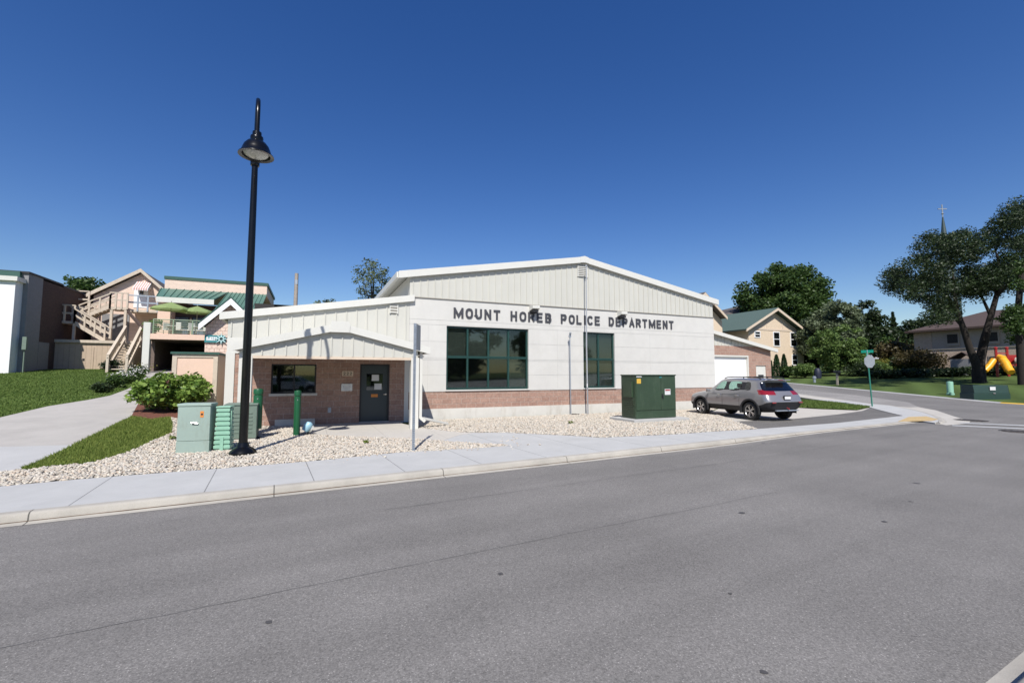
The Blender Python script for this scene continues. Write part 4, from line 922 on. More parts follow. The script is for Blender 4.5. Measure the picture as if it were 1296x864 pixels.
mb = MB(); mb.lathe([(.245, .01), (.20, -.035), (.12, -.06), (.01, -.07)], (ry * kx, ry, 6.40), 28); mb.build('lens', M['lamp_glass'], sh, smooth=True)
# ================================================================== sign post seen edge-on
t = thing('sign_post', 'perforated galvanised post with a sign panel seen edge-on at the sidewalk', 'sign post', (2.21, 10.57, 0))
SZ = 2.95; aw = math.atan2(10.57, 2.21)
mb = MB()
for sx in (-.024, .024): mb.box(sx - .004, sx + .004, -.02, .02, -.1, SZ)
mb.box(-.02, .02, .014, .02, -.1, SZ)
for k in range(58):
    z = .02 + k * .05; mb.box(-.02, .02, -.02, -.014, z, z + .036)
mb.build('post', M['galv'], t)
dv = Vector((2.21, 10.57)).normalized(); pn = Vector((dv.y, -dv.x)); q0 = Vector((.03, 0)); q1 = q0 + dv * .40 + pn * .10
mb = MB(); mb.bar((q0.x, q0.y, 2.63), (q1.x, q1.y, 2.63), .006, .61); mb.build('sign_panel', M['stopback'], t)
mb = MB()
for z in (2.4, 2.85): mb.tube([(.01, 0, z), (.045, 0, z)], .01, 6)
mb.build('bolt', M['chrome'], t)
# ================================================================== stop sign and street names at the corner
sp_ = onG(1104, 514); dS = sp_.x * fw[0] + sp_.y * fw[1]
topS = atD(1098, 452, dS); ctr = atD(1099.3, 457, dS)
t = thing('stop_sign', 'octagonal stop sign seen from behind with green street name blades on top', 'stop sign', sp_)
w = WB(); w.tube([sp_ + Vector((0, 0, -.1)), topS], .035, 8); w.build('post', mat('green_post', (.02, .17, .12), .5), t)
dirn = Vector((-.20, -.98, 0)); perp = Vector((.98, -.20, 0)); r8 = .38
w = WB(); cc = ctr + Vector((0, -.05, 0)); pts = [cc + perp * (r8 * math.cos(R(22.5 + 45 * i))) * 1.0 + Vector((0, 0, r8 * math.sin(R(22.5 + 45 * i)))) for i in range(8)]
w.prism(pts, dirn * -.004 + Vector((0, .0, 0))); w.build('stop_plate', M['stopback'], t)
zt = atD(1098, 446, dS).z
for k, (dd_, hh_) in enumerate(((Vector((.95, .3, 0)), 0), (Vector((-.3, .95, 0)), .18))):
    c_ = Vector((topS.x, topS.y, zt - .12 + hh_)); w = WB(); w.bar(c_ - dd_.normalized() * .27, c_ + dd_.normalized() * .27, .006, .15); w.build('street_name_blade', M['signgreen'], t)
w = WB(); w.tube([topS, (topS.x, topS.y, zt + .15)], .02, 6); w.build('bracket', M['galv'], t)
# ================================================================== vehicles
def make_car(name, label, paint, loc, rz, scale=1.0, full=True):
    """length along +x (front at +x), origin on the ground under the rear bumper"""
    t = thing(name, label, 'car', loc, rz)
    # columns run rear centre -> left side -> front centre ; rows bottom -> roof
    yS = .88
    bot = [(.16, 0), (.14, .45), (.17, .74), (.26, .83), (.42, .86), (.8, .87), (1.22, .87), (1.32, .87), (2.14, .87), (2.24, .87), (3.02, .87), (3.2, .87), (3.6, .87), (4.0, .87), (4.3, .82), (4.46, .66), (4.54, .36), (4.56, 0)]
    zb = [.40, .40, .40, .36, .32, .30, .28, .28, .28, .28, .28, .28, .28, .30, .32, .34, .35, .35]
    clad = [(-.02, 0), (.0, .48), (.05, .80), (.18, .905), (.38, .93), (.8, .93), (1.22, .92), (1.32, .915), (2.14, .91), (2.24, .91), (3.02, .915), (3.2, .92), (3.6, .93), (4.0, .93), (4.32, .90), (4.52, .72), (4.62, .38), (4.64, 0)]
    zc = [.75, .75, .75, .72, .60, .56, .53, .53, .53, .53, .53, .53, .54, .54, .56, .56, .56, .56]
    mid = [(.03, 0), (.05, .46), (.08, .80), (.20, .92), (.40, .935), (.8, .94), (1.22, .925), (1.32, .92), (2.14, .91), (2.24, .91), (3.02, .92), (3.2, .925), (3.6, .94), (4.0, .93), (4.32, .88), (4.48, .70), (4.57, .37), (4.59, 0)]
    zm = [.84, .84, .84, .82, .80, .80, .79, .79, .78, .78, .78, .78, .80, .80, .80, .80, .80, .80]
    sho = [(.10, 0), (.12, .44), (.15, .76), (.26, .87), (.44, .905), (.8, .91), (1.22, .905), (1.32, .90), (2.14, .895), (2.24, .895), (3.02, .885), (3.2, .88), (3.6, .86), (4.0, .83), (4.28, .76), (4.42, .60), (4.48, .32), (4.50, 0)]
    zsh = [1.02, 1.02, 1.02, 1.03, 1.03, 1.02, 1.01, 1.0, .99, .99, .98, .98, .99, .98, .96, .95, .95, .95]
    gb = [(.20, 0), (.22, .42), (.27, .72), (.40, .82), (.58, .855), (.86, .865), (1.22, .865), (1.32, .865), (2.14, .86), (2.24, .86), (3.02, .84), (3.18, .80), (3.30, .70), (3.38, .55), (3.44, .40), (3.48, .26), (3.5, .12), (3.5, 0)]
    zg = [1.14, 1.14, 1.15, 1.15, 1.15, 1.14, 1.12, 1.11, 1.09, 1.09, 1.07, 1.08, 1.10, 1.12, 1.13, 1.14, 1.145, 1.145]
    wt = [(.52, 0), (.53, .38), (.56, .60), (.66, .68), (.80, .70), (.98, .71), (1.24, .72), (1.33, .72), (2.10, .715), (2.20, .71), (2.52, .67), (2.66, .63), (2.72, .55), (2.75, .44), (2.77, .32), (2.79, .20), (2.80, .1), (2.80, 0)]
    zw = [1.52, 1.52, 1.52, 1.52, 1.515, 1.52, 1.54, 1.545, 1.56, 1.56, 1.54, 1.54, 1.55, 1.555, 1.56, 1.565, 1.57, 1.57]
    rf = [(.34, 0), (.35, .36), (.38, .56), (.50, .62), (.70, .645), (.95, .65), (1.24, .655), (1.33, .655), (2.08, .65), (2.18, .645), (2.46, .60), (2.58, .55), (2.62, .46), (2.64, .38), (2.66, .28), (2.67, .18), (2.68, .09), (2.68, 0)]
    zr_ = [1.585, 1.585, 1.585, 1.595, 1.605, 1.61, 1.62, 1.625, 1.63, 1.63, 1.61, 1.60, 1.605, 1.605, 1.61, 1.61, 1.61, 1.61]
    spx = [.34, .40, .5, .6, .75, .97, 1.25, 1.34, 2.06, 2.16, 2.40, 2.5, 2.55, 2.58, 2.6, 2.62, 2.64, 2.66]
    n = 18; rowsv = []
    rowsv.append([(x, 0, z) for (x, y), z in zip(bot, zb)])
    for xy, z_ in ((bot, zb), (clad, zc), (mid, zm), (sho, zsh), (gb, zg), (wt, zw), (rf, zr_)): rowsv.append([(x, y, z) for (x, y), z in zip(xy, z_)])
    rowsv.append([(x, 0, 1.655 if 3 < i < 11 else 1.63) for i, x in enumerate(spx)])
    PAINT, CLAD, GLF, GLR, TAIL, PILL, DOORF, DOORR, HEAD, GRILL = range(10)
    mats_ = [M[paint], M['blackp'], M['car_glass'], M['car_dark'], M['tail'], M['blackp'], M[paint], M[paint], M['lamp_glass'], M['blackp'], M['lamp_glass']]
    V = [p for r_ in rowsv for p in r_]; nr = len(rowsv); fs = []; mi = []
    for r in range(nr - 1):
        for c in range(n - 1):
            fs.append((r * n + c, r * n + c + 1, (r + 1) * n + c + 1, (r + 1) * n + c))
            m = PAINT
            if r in (0, 1): m = CLAD
            if r == 5:
                m = PAINT
                if c in (0, 1, 2): m = GLR
                elif c == 5: m = GLR
                elif c == 7: m = GLR if False else GLF
                elif c == 9: m = GLF
                elif c in (6, 8): m = PILL
                elif c >= 11: m = GLF
            if r == 4 and c in (2, 3): m = TAIL
            if r == 4 and c == 1: m = TAIL
            if r in (2, 3):
                if 7 <= c <= 8: m = DOORR
                if 9 <= c <= 10: m = DOORF
                if r == 3 and c == 14: m = HEAD
                if r == 2 and c in (15, 16): m = GRILL
            mi.append(m)
    me = bpy.data.meshes.new('body'); me.from_pydata(V, [], fs)
    for q in mats_: me.materials.append(q)
    me.polygons.foreach_set('material_index', mi)
    bm = bmesh.new(); bm.from_mesh(me)
    geo = bmesh.ops.mirror(bm, geom=bm.verts[:] + bm.edges[:] + bm.faces[:], axis='Y', merge_dist=1e-4, matrix=Matrix())
    bmesh.ops.remove_doubles(bm, verts=bm.verts, dist=2e-4)
    bad = [f for f in bm.faces if f.calc_area() < 1e-7]
    bmesh.ops.delete(bm, geom=bad, context='FACES')
    bmesh.ops.recalc_face_normals(bm, faces=bm.faces)
    cl = bm.edges.layers.float.get('crease_edge') or bm.edges.layers.float.new('crease_edge')
    for e in bm.edges:
        ms = {f.material_index for f in e.link_faces}
        if len(ms) == 2 and (ms & {GLF, GLR}): e[cl] = .45
        if len(ms) == 2 and CLAD in ms: e[cl] = .5
    bm.to_mesh(me); bm.free()
    tmp = bpy.data.objects.new('tmp', me); COL.objects.link(tmp)
    md = tmp.modifiers.new('s', 'SUBSURF'); md.levels = md.render_levels = 2
    cut = bpy.data.meshes.new('c'); cb = bmesh.new()
    for wx in (.92, 3.64):
        for sy in (-1, 1):
            bmesh.ops.create_cone(cb, cap_ends=True, segments=40, radius1=.415, radius2=.415, depth=.62, matrix=Matrix.Translation((wx, sy * .86, .36)) @ Matrix.Rotation(R(90), 4, 'X'))
    cb.to_mesh(cut); cb.free(); cut.materials.append(M['blackp']); co = bpy.data.objects.new('cut', cut); COL.objects.link(co)
    b = tmp.modifiers.new('b', 'BOOLEAN'); b.object = co; b.operation = 'DIFFERENCE'; b.solver = 'EXACT'; b.material_mode = 'TRANSFER' 
    dg = bpy.context.evaluated_depsgraph_get(); dg.update(); res = bpy.data.meshes.new_from_object(tmp.evaluated_get(dg))
    bpy.data.objects.remove(tmp); bpy.data.objects.remove(co)
    for p in res.polygons: p.use_smooth = True
    vn = [v.normal.copy() for v in res.vertices]
    names = ['body', 'lower_cladding', 'window', 'rear_window', 'tail_light', 'window_pillar', 'front_door', 'rear_door', 'headlight', 'grille', 'reversing_light']
    bm = bmesh.new(); bm.from_mesh(res); bm.faces.ensure_lookup_table(); bm.verts.ensure_lookup_table()
    nmats = len(res.materials); seen = set(); groups = []
    for f in bm.faces:
        if f.index in seen: continue
        mt = res.materials[f.material_index].name if f.material_index < nmats else ''
        k = f.material_index; st = [f]; seen.add(f.index); g_ = []
        while st:
            q = st.pop(); g_.append(q)
            for e in q.edges:
                for o_ in e.link_faces:
                    if o_.index not in seen and o_.material_index == k: seen.add(o_.index); st.append(o_)
        groups.append((k, g_))
    merged = {}
    seam = MB(); parts = {}
    for k, g_ in groups:
        key = k if k in (PAINT, CLAD, GRILL) or k > 10 else (k, len(merged))
        merged.setdefault(key, [k, []])[1].extend(g_)
        if k in (DOORF, DOORR):
            for q in g_:
                for e in q.edges:
                    if sum(1 for o_ in e.link_faces if o_.material_index == k) == 1:
                        a_, b_ = (v.co + v.normal * .002 for v in e.verts); seam.tube([a_, b_], .0045, 4)
    for key, (k, g_) in merged.items():
        idx = {}; vv = []; ff = []; ns = []
        for q in g_:
            for v in q.verts:
                if v.index not in idx: idx[v.index] = len(vv); vv.append(v.co[:]); ns.append(vn[v.index][:])
            ff.append([idx[v.index] for v in q.verts])
        if len(ff) < 2: continue
        pm = bpy.data.meshes.new('p'); pm.from_pydata(vv, [], ff); pm.materials.append(mats_[k] if k < 11 else M['blackp'])
        for p in pm.polygons: p.use_smooth = True
        if k not in (CLAD,): pm.normals_split_custom_set_from_vertices(ns)
        o_ = bpy.data.objects.new(names[k] if k < 11 else 'wheel_well', pm); COL.objects.link(o_); o_.parent = t
    bm.free()
    seam.build('door_seam', M['blackp'], t)
    # wheels
    for wx in (.92, 3.64):
        for sy in (-1, 1):
            A = Matrix.Translation((wx, sy * .80, .36)) @ Matrix.Rotation(R(-90 * sy), 4, 'X')
            mb = MB(); mb.lathe([(.235, -.115), (.30, -.118), (.345, -.105), (.358, -.07), (.36, 0), (.358, .07), (.345, .105), (.30, .118), (.235, .115)], n=40, mtx=A, cap=False)
            wh = mb.build('wheel', M['rubber'], t, smooth=True, angle=60)
            mb = MB(); mb.lathe([(.238, .10), (.225, .085), (.215, .03), (.05, .02), (.01, .02)], n=40, mtx=A, cap=False)
            mb.build('rim_barrel', M['blackp'], wh, smooth=True)
            mb = MB()
            for i in range(5):
                for dl in (-.17, .17):
                    a0 = 2 * math.pi * i / 5; p0 = A @ Vector((.04 * math.cos(a0), .04 * math.sin(a0), .075)); p1 = A @ Vector((.225 * math.cos(a0 + dl), .225 * math.sin(a0 + dl), .098)); mb.bar(p0, p1, .032, .022, up=A.to_3x3() @ Vector((0, 0, 1)))
            mb.tube([A @ Vector((.232 * math.cos(a), .232 * math.sin(a), .10)) for a in [2 * math.pi * i / 32 for i in range(33)]], .012, 6, cap=False)
            mb.lathe([(.055, .06), (.05, .095), (.01, .10)], n=14, mtx=A)
            mb.build('rim', M['silver'], wh)
            # arch flare
            mb = MB(); sec = []
            m_ = 28
            for i in range(m_ + 1):
                a = math.pi * (-.07 + 1.14 * i / m_)
                for rr, yy in ((.412, .80), (.415, .945), (.445, .955), (.485, .945), (.49, .915)):
                    mb.v.append((wx + rr * math.cos(a), sy * yy, .36 + rr * math.sin(a)))
            mb.add([(i * 5 + j, i * 5 + j + 1, (i + 1) * 5 + j + 1, (i + 1) * 5 + j) for i in range(m_) for j in range(4)], 0)
            mb.build('arch_trim', M['blackp'], t, smooth=True)
    if not full: return t
    # details: handles, mirrors, roof rails, plate, hooks, seats, lamps
    for x in (1.45, 2.40):
        for sy in (-1, 1):
            mb = MB(); mb.tube([(x, sy * .905, .945), (x + .03, sy * .94, .945), (x + .17, sy * .94, .945), (x + .2, sy * .905, .945)], .013, 6); mb.build('door_handle', M['chrome'] if sy > 0 else M[paint], t, smooth=True)
    for sy in (-1, 1):
        mb = MB(); mb.box(2.98, 3.09, .93 if sy > 0 else -1.10, 1.10 if sy > 0 else -.93, 1.04, 1.18); mb.build('mirror', M[paint], t, bevel=.03, smooth=True)
        mb = MB(); mb.tube([(.62, sy * .60, 1.60), (.75, sy * .615, 1.665), (1.2, sy * .62, 1.69), (2.0, sy * .62, 1.69), (2.35, sy * .605, 1.665), (2.5, sy * .59, 1.615)], .02, 6)
        mb.tube([(1.45, sy * .62, 1.62), (1.45, sy * .62, 1.68)], .02, 6); mb.build('roof_rail', M['blackp'], t, smooth=True)
        mb = MB(); mb.box(-.01, .03, sy * .66 - .09, sy * .66 + .09, .70, .75); mb.build('reflector', M['tail'], t, bevel=.008)
    mb = MB(); mb.box(.27, .42, -.5, .5, 1.555, 1.59); mb.build('spoiler', M[paint], t, bevel=.012)
    mb = MB(); mb.box(.255, .271, -.12, .12, 1.562, 1.582); mb.build('brake_light', M['tail'], t, bevel=.004)
    mb = MB(); mb.box(-.005, .04, -.165, .165, .83, .99); pr_ = mb.build('plate_recess', M['blackp'], t); mb = MB(); mb.box(-.012, -.006, -.15, .15, .845, .955); mb.build('number_plate', M['paper'], pr_)
    mb = MB(); mb.tube([(.0, -.05, .50), (-.05, .0, .47), (0, .06, .54)], .016, 6); mb.build('tow_hook', M['red'], t)
    mb = MB(); mb.box(.01, .1, -.55, .55, .40, .44); mb.build('skid_plate', M['galv'], t, bevel=.012)
    mb = MB(); mb.tube([(.42, .25, 1.16), (.3, -.05, 1.19)], .01, 5); mb.build('rear_wiper', M['blackp'], t)
    mb = MB()
    for sx in (1.35, 2.35):
        for sy in (-.38, .38): mb.box(sx - .45, sx + .1, sy - .25, sy + .25, .5, .72); mb.box(sx - .5, sx - .36, sy - .24, sy + .24, .7, 1.22); mb.box(sx - .48, sx - .40, sy - .12, sy + .12, 1.24, 1.42)
    mb.build('seat', M['blackp'], t, bevel=.03)
    mb = MB(); mb.box(3.05, 3.3, -.7, .7, .8, 1.05); mb.tube([(2.92 + .17 * 0, .38 + .17 * math.cos(a), 1.0 + .17 * math.sin(a)) for a in [2 * math.pi * i / 16 for i in range(17)]], .014, 6); mb.build('dashboard', M['blackp'], t)
    mb = MB(); mb.box(2.5, 2.9, .945, .949, .57, .585); 
    return t
rw = Vector((15.82, 12.66)); hd = math.atan2(3.0, .30)      # rear wheel contact and heading
cf = Vector((math.cos(hd), math.sin(hd))); cl_ = Vector((-cf.y, cf.x))
org = rw - cf * .92 - cl_ * .91
make_car('parked_car', 'grey compact SUV with black cladding parked nose to the white facade', 'car_paint', (org.x, org.y, H(org.x, org.y) - .03), hd)
# ================================================================== left background
GL = 2.0
# -- white metal building and dark brick building at the left edge
t = thing('white_building', 'white metal clad building cut off by the left edge of the photo', 'building', atY(8, 467, 37.4))
xr = atY(15.5, 410, 37.4).x
w = WB(); w.box(-40, xr, 37.4, 50, .8, 7.45); w.build('wall', M['whitew'], t)
w = WB(); w.box(-40, xr + .15, 37.2, 50, 7.45, 7.72); w.build('parapet_cap', M['trim'], t)
w = WB(); w.tube([(xr - 1.0, 37.3, 1.9), (xr - 1.0, 37.3, 7.4)], .07, 8); w.build('downspout', M['white'], t)
w = WB(); w.box(-40, xr - 3.5, 37.35, 37.39, 3.0, 4.2); w.build('window', M['glass_dark'], t)
bxr = -16.4; 
t = thing('brick_building', 'tall dark brown brick building with a grey rendered corner behind the white building', 'building', (bxr, 38.2, 1.8))
ty = lambda y: 8.15 if y < 42 else 7.9
w = WB(); w.prism([(bxr - 2.2, 38.2, 1.0), (bxr, 38.2, 1.0), (bxr, 38.2, 8.1), (bxr - 2.2, 38.2, 8.1)], (0, 1.7, 0)); w.box(bxr - .5, bxr + .012, 39.9, 41.2, 1.0, 3.9); w.build('rendered_corner', M['greywall'], t)
w = WB(); w.box(bxr - 15, bxr, 39.9, 62, 1.0, 8.0); w.box(bxr - 15, bxr - 2.2, 38.3, 39.9, 1, 8); w.build('wall', M['darkbrick'], t)
w = WB(); w.box(bxr - 2.3, bxr + .05, 38.1, 42.5, 8.1, 8.22); w.box(bxr - 15, bxr + .05, 42.5, 62, 8.0, 8.14); w.build('coping', M['blackp'], t)
w = WB(); w.box(bxr - 2.6, bxr - .3, 37.9, 38.25, 7.6, 8.15); w.build('gutter_box', M['ggreen_d'], t)
w = WB(); w.box(bxr + .0, bxr + .2, 38.0, 38.2, 3.3, 4.1); w.tube([(bxr + .08, 38.15, 1.8), (bxr + .08, 38.15, 3.4)], .04, 6); w.build('electric_meter', M['box_green'], t)
# -- beige shed with flat roof
SY = 42.0
sx0, sx1 = atY(62, 450, SY).x, atY(170, 450, SY).x
t = thing('beige_shed', 'low beige boarded shed with a flat roof below the timber stairs', 'shed', (sx0, SY, 2))
w = WB(); w.box(sx0, sx1, SY, 45.9, 1.2, 4.02); w.build('wall', M['beige'], t)
w = WB(); w.box(sx0 - .1, sx1 + .2, SY - .15, 45.9, 4.02, 4.22); w.build('roof', M['deckw'], t)
xd = atY(119, 450, SY).x
w = WB(); w.box(xd - 1.35, xd - .02, SY - .03, SY - .001, 1.9, 3.72); w.box(xd + .02, xd + 1.2, SY - .03, SY - .001, 1.9, 3.72)
dd = w.build('double_door', M['beige'], t); w = WB(); w.box(xd - .62, xd - .5, SY - .06, SY - .031, 2.75, 2.9); w.build('padlock', M['blackp'], dd)
p = onG(78, 463.5)
t = thing('green_utility_box', 'small green utility box on the lawn in front of the beige shed', 'utility box', (p.x, min(p.y, 41.3), H(p.x, 41.3) - .02))
mb = MB(); mb.box(-.38, .38, -.25, .25, -.1, .32); mb.build('box_body', M['pale_green'], t, bevel=.02); mb = MB(); mb.box(-.41, .41, -.28, .28, .32, .38); mb.build('lid', M['pale_green'], t, bevel=.02); mb = MB(); mb.box(-.12, .12, -.256, -.251, .12, .22); mb.build('sticker', M['paper'], t)
# -- gable house with awning
HY = 46.0
t = thing('gable_house', 'pinkish beige house with a front gable and a striped window awning', 'house', atY(180, 467, HY))
ap = atY(180, 346, HY); le = atY(112, 377, HY); re = atY(213, 374, HY); hx0, hx1 = atY(117, 400, HY).x, atY(207, 400, HY).x
def gline(x): return ap.z - (abs(x - ap.x)) * ((ap.z - le.z) / (ap.x - le.x) if x < ap.x else (ap.z - re.z) / (re.x - ap.x))
w = WB(); w.prism([(hx0, HY, 1.5), (hx1, HY, 1.5), (hx1, HY, gline(hx1)), (ap.x, HY, ap.z), (hx0, HY, gline(hx0))], (0, 12, 0)); w.build('wall', M['pink'], t)
w = WB()
for e in (le, re):
    w.prism([(e.x, HY - .45, e.z), (ap.x, HY - .45, ap.z + .02), (ap.x, HY - .45, ap.z + .32), (e.x, HY - .45, e.z + .30)], (0, .1, 0))
w.build('barge_board', M['deckw'], t)
w = WB(); w.prism([(le.x - .1, HY - .38, le.z + .2), (ap.x, HY - .38, ap.z + .25), (re.x + .1, HY - .38, re.z + .2), (re.x + .1, HY - .38, re.z + .1), (ap.x, HY - .38, ap.z + .1), (le.x - .1, HY - .38, le.z + .1)], (0, 13, 0)); w.build('roof', M['roofgrey'], t)
a0, a1 = atY(170, 366, HY - .6), atY(189, 366, HY - .6); z0 = atY(178, 356, HY).z
w = WB(); w.prism([(a0.x, HY - .01, z0), (a0.x, HY - 1.0, a0.z + .05), (a0.x, HY - 1.0, a0.z - .12), (a0.x, HY - .01, z0 - .5)], (a1.x - a0.x, 0, 0)); aw_ = w.build('awning', M['white'], t)
w = WB()
for k in range(6): x = a0.x + .1 + k * (a1.x - a0.x - .2) / 5; w.prism([(x - .05, HY - .01, z0 + .01), (x - .05, HY - 1.01, a0.z + .06), (x - .05, HY - 1.01, a0.z - .1), (x - .05, HY - .95, a0.z - .1), (x - .05, HY - .01, z0 - .02)], (.1, 0, 0))
w.build('awning_stripe', mat('red_stripe', (.55, .30, .25), .8), aw_)
d0, d1 = atY(169, 389, HY), atY(188, 367, HY)
w = WB(); w.box(d0.x, d1.x, HY - .04, HY - .001, d0.z, d1.z + .3); dr_ = w.build('door', M['white'], t); w = WB(); w.box(d0.x + .35, d1.x - .3, HY - .06, HY - .041, d0.z + 1.1, d1.z + .2); w.build('door_glass', M['glass_dark'], dr_)
w = WB(); w.box(atY(128, 420, HY).x, atY(163, 420, HY).x, HY - .05, HY - .002, 4.3, 6.6); w.build('lattice_panel', M['greywall'], t)
# -- timber stairs and walkways above the shed
def rails(w, a, b, h=1.0, posts=3, y=None, pw=.1, mids=(.5,)):
    a, b = Vector(a), Vector(b); up = Vector((0, 0, 1))
    w.bar(a + up * h, b + up * h, .12, .08)
    for m_ in mids: w.bar(a + up * h * m_, b + up * h * m_, .06, .12)
    for i in range(posts):
        p = a.lerp(b, i / max(1, posts - 1)); w.bar(p - up * .15, p + up * (h + .02), pw, pw)
t = thing('timber_staircase', 'tangle of beige timber stairs, landings and railings above the shed roof', 'stairs', atY(120, 430, 44))
def stair(a, b, wd, n, name='flight', back=(0, 1, 0)):
    a, b = Vector(a), Vector(b); bk = Vector(back) * wd; w = WB()
    for o in (Vector((0, 0, 0)), bk): w.bar(a + o, b + o, .07, .26)
    tr = WB()
    for i in range(n):
        p = a.lerp(b, (i + .5) / n); dr = (b - a); dr.z = 0; dr = dr.normalized() * .17
        q = [p - dr, p + dr, p + dr + bk, p - dr + bk]; tr.prism(q, (0, 0, .05))
    f = w.build('stringer', M['deckw'], t); tr.build('tread', M['deckw'], f); 
    w = WB()
    for o in (Vector((0, 0, 0)), bk): rails(w, a + o, b + o, 1.0, 4, mids=(.55,))
    w.build('handrail', M['deckw'], t); return f
Y1 = 42.7; Y2 = 43.9
L0, L1 = atY(68, 405.5, Y1), atY(94, 406.5, Y1)
w = WB(); w.box(L0.x, L1.x, Y1, Y1 + 1.2, L0.z - .18, L0.z); ld = w.build('landing', M['deckw'], t)
for yy_ in (Y1, Y1 + 1.2):
    w = WB(); rails(w, (L0.x, yy_, L0.z), (L1.x, yy_, L0.z), 1.15, 3, mids=(.5,)); w.build('railing', M['deckw'], ld)
for x in (L0.x + .1, L1.x): w = WB(); w.bar((x, Y1 + .05, 4.2), (x, Y1 + .05, L0.z), .14); w.build('post', M['deckw'], ld)
e0 = atY(132, 430, Y1); stair((L1.x, Y1, L0.z - .1), (e0.x, Y1, 4.25), 1.0, 9)
b0, b1 = atY(99, 403, Y2), atY(139, 388, Y2); stair(b0, b1, 1.0, 8)
c0_, c1_ = b1, atY(161, 388, Y2)
w = WB(); w.box(c0_.x, c1_.x, Y2, Y2 + 1.3, c0_.z - .2, c0_.z); ld = w.build('landing', M['deckw'], t)
w = WB(); rails(w, (c0_.x, Y2, c0_.z), (c1_.x, Y2, c0_.z), 1.1, 4); w.build('railing', M['deckw'], ld)
for x in (c0_.x + .1, c1_.x - .1): w = WB(); w.bar((x, Y2 + .1, 4.2), (x, Y2 + .1, c0_.z - .1), .16); w.build('post', M['deckw'], ld)
u0, u1 = atY(79, 386, 45), atY(112, 386.5, 45)
w = WB(); w.box(u0.x, u1.x, 45, 46, u0.z - .3, u0.z); ld = w.build('landing', M['deckw'], t); w = WB(); rails(w, (u0.x, 45, u0.z), (u1.x, 45, u0.z), 1.15, 2, mids=(.45,)); w.build('railing', M['deckw'], ld)
v0, v1 = atY(161, 391, 44.4), atY(212, 391, 44.4)
w = WB(); w.box(v0.x, v1.x, 44.4, 45.9, v0.z - .2, v0.z); ld = w.build('landing', M['deckw'], t); w = WB(); rails(w, (v0.x, 44.4, v0.z), (v1.x, 44.4, v0.z), 1.1, 5); w.build('railing', M['galv'], ld)
w = WB(); g0, g1_ = atY(160, 392, 44.2), atY(188, 424, 41); w.bar(g0, g1_, .12, .2); w.build('brace', M['roofbrown'], t)
# front flight rising away from the lawn
t2 = t; t = thing('front_steps', 'beige timber steps with solid handrails rising from the lawn beside the carport', 'stairs', onG(148, 468.5))
pb0, pb1 = onG(136, 470), onG(160, 470); pb0.y = max(pb0.y, 38); 
zA = H(-13, 38.3) + .1; A0 = Vector((atY(136, 460, 38.3).x, 38.3, zA)); A1 = Vector((atY(160.5, 460, 38.3).x, 38.3, zA))
B0 = Vector((atY(158, 430, 42.0).x, 42.0, 4.2)); B1 = Vector((atY(178, 430, 42.0).x, 42.0, 4.2))
w = WB(); 
for i in range(11):
    f_ = (i + .5) / 11; p = A0.lerp(B0, f_); q = A1.lerp(B1, f_); w.prism([p, q, q + Vector((0, .3, 0)), p + Vector((0, .3, 0))], (0, 0, .06))
w.build('tread', M['deckw'], t)
for a_, b_ in ((A0, B0), (A1, B1)):
    w = WB(); w.bar(a_ + Vector((0, 0, 1.05)), b_ + Vector((0, 0, 1.1)), .16, .09); w.bar(a_ + Vector((0, 0, .72)), b_ + Vector((0, 0, .8)), .05, .42); w.bar(a_ + Vector((0, 0, .05)), b_ + Vector((0, 0, .05)), .07, .26)
    w.bar(a_ - Vector((0, 0, .4)), a_ + Vector((0, 0, 1.05)), .14, .14); w.bar(b_ - Vector((0, 0, .4)), b_ + Vector((0, 0, 1.1)), .14, .14); w.build('handrail', M['deckw'], t)
# -- bakery with carport, deck, green metal roof and window wall
CY_ = 38.0
t = thing('bakery_building', 'pale pink bakery with green metal roofs and a roof deck over an open carport', 'building', (atY(220, 470, CY_).x, CY_, 2))
k0, k1 = atY(181, 425, CY_), atY(262, 425, CY_); zd = atY(200, 422, CY_).z
w = WB(); w.box(k0.x, 1.0, CY_, 44, zd - .38, zd); w.build('deck_slab', M['pink_plain'], t)
w = WB(); w.box(k0.x, k0.x + .38, CY_ - .02, CY_ + .36, 1.5, zd + .75); w.build('post', M['trim'], t)
w = WB(); w.box(k0.x, 2, 46.6, 46.8, 1, zd - .38); w.box(k0.x + .1, k0.x + .3, CY_ + 1.5, 46.8, 1, zd - .38); w.box(-5.2, -5.0, 34, 46.8, 1, zd - .38); w.build('carport_wall', mat('painted_gloom_wall', (.16, .12, .10), .9), t)  # dark wall colour stands in for the gloom inside the carport
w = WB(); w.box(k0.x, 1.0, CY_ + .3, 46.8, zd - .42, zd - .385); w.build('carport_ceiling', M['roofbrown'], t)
w = WB(); xa_, xb_ = k0.x + .5, k1.x + .2
for k in range(7): w.tube([(xa_, CY_ + .15, zd + .12 + k * .145), (xb_, CY_ + .15, zd + .12 + k * .145)], .022 if k < 6 else .035, 6)
for i in range(4): x = xa_ + (xb_ - xa_) * i / 3; w.tube([(x, CY_ + .15, zd), (x, CY_ + .15, zd + 1.02)], .04, 8)
w.build('deck_railing', mat('sage_railing', (.25, .33, .22), .6), t)
WY = 44.0
pA, pB = atY(209, 351, WY), atY(338, 361.5, WY); pD = atY(209, 365, WY); pC = atY(338, 375, WY)
w = WB(); w.box(pA.x, pB.x, WY, WY + 8, pD.z - .1, pA.z - .12); w.build('upper_wall', M['pink'], t)
w = WB(); w.box(pA.x - .05, pB.x + .1, WY - .06, WY + 8.1, pA.z - .12, pA.z + .12); w.build('roof_edge', M['ggreen_d'], t)
ez = atY(205, 375, WY - 1.6); 
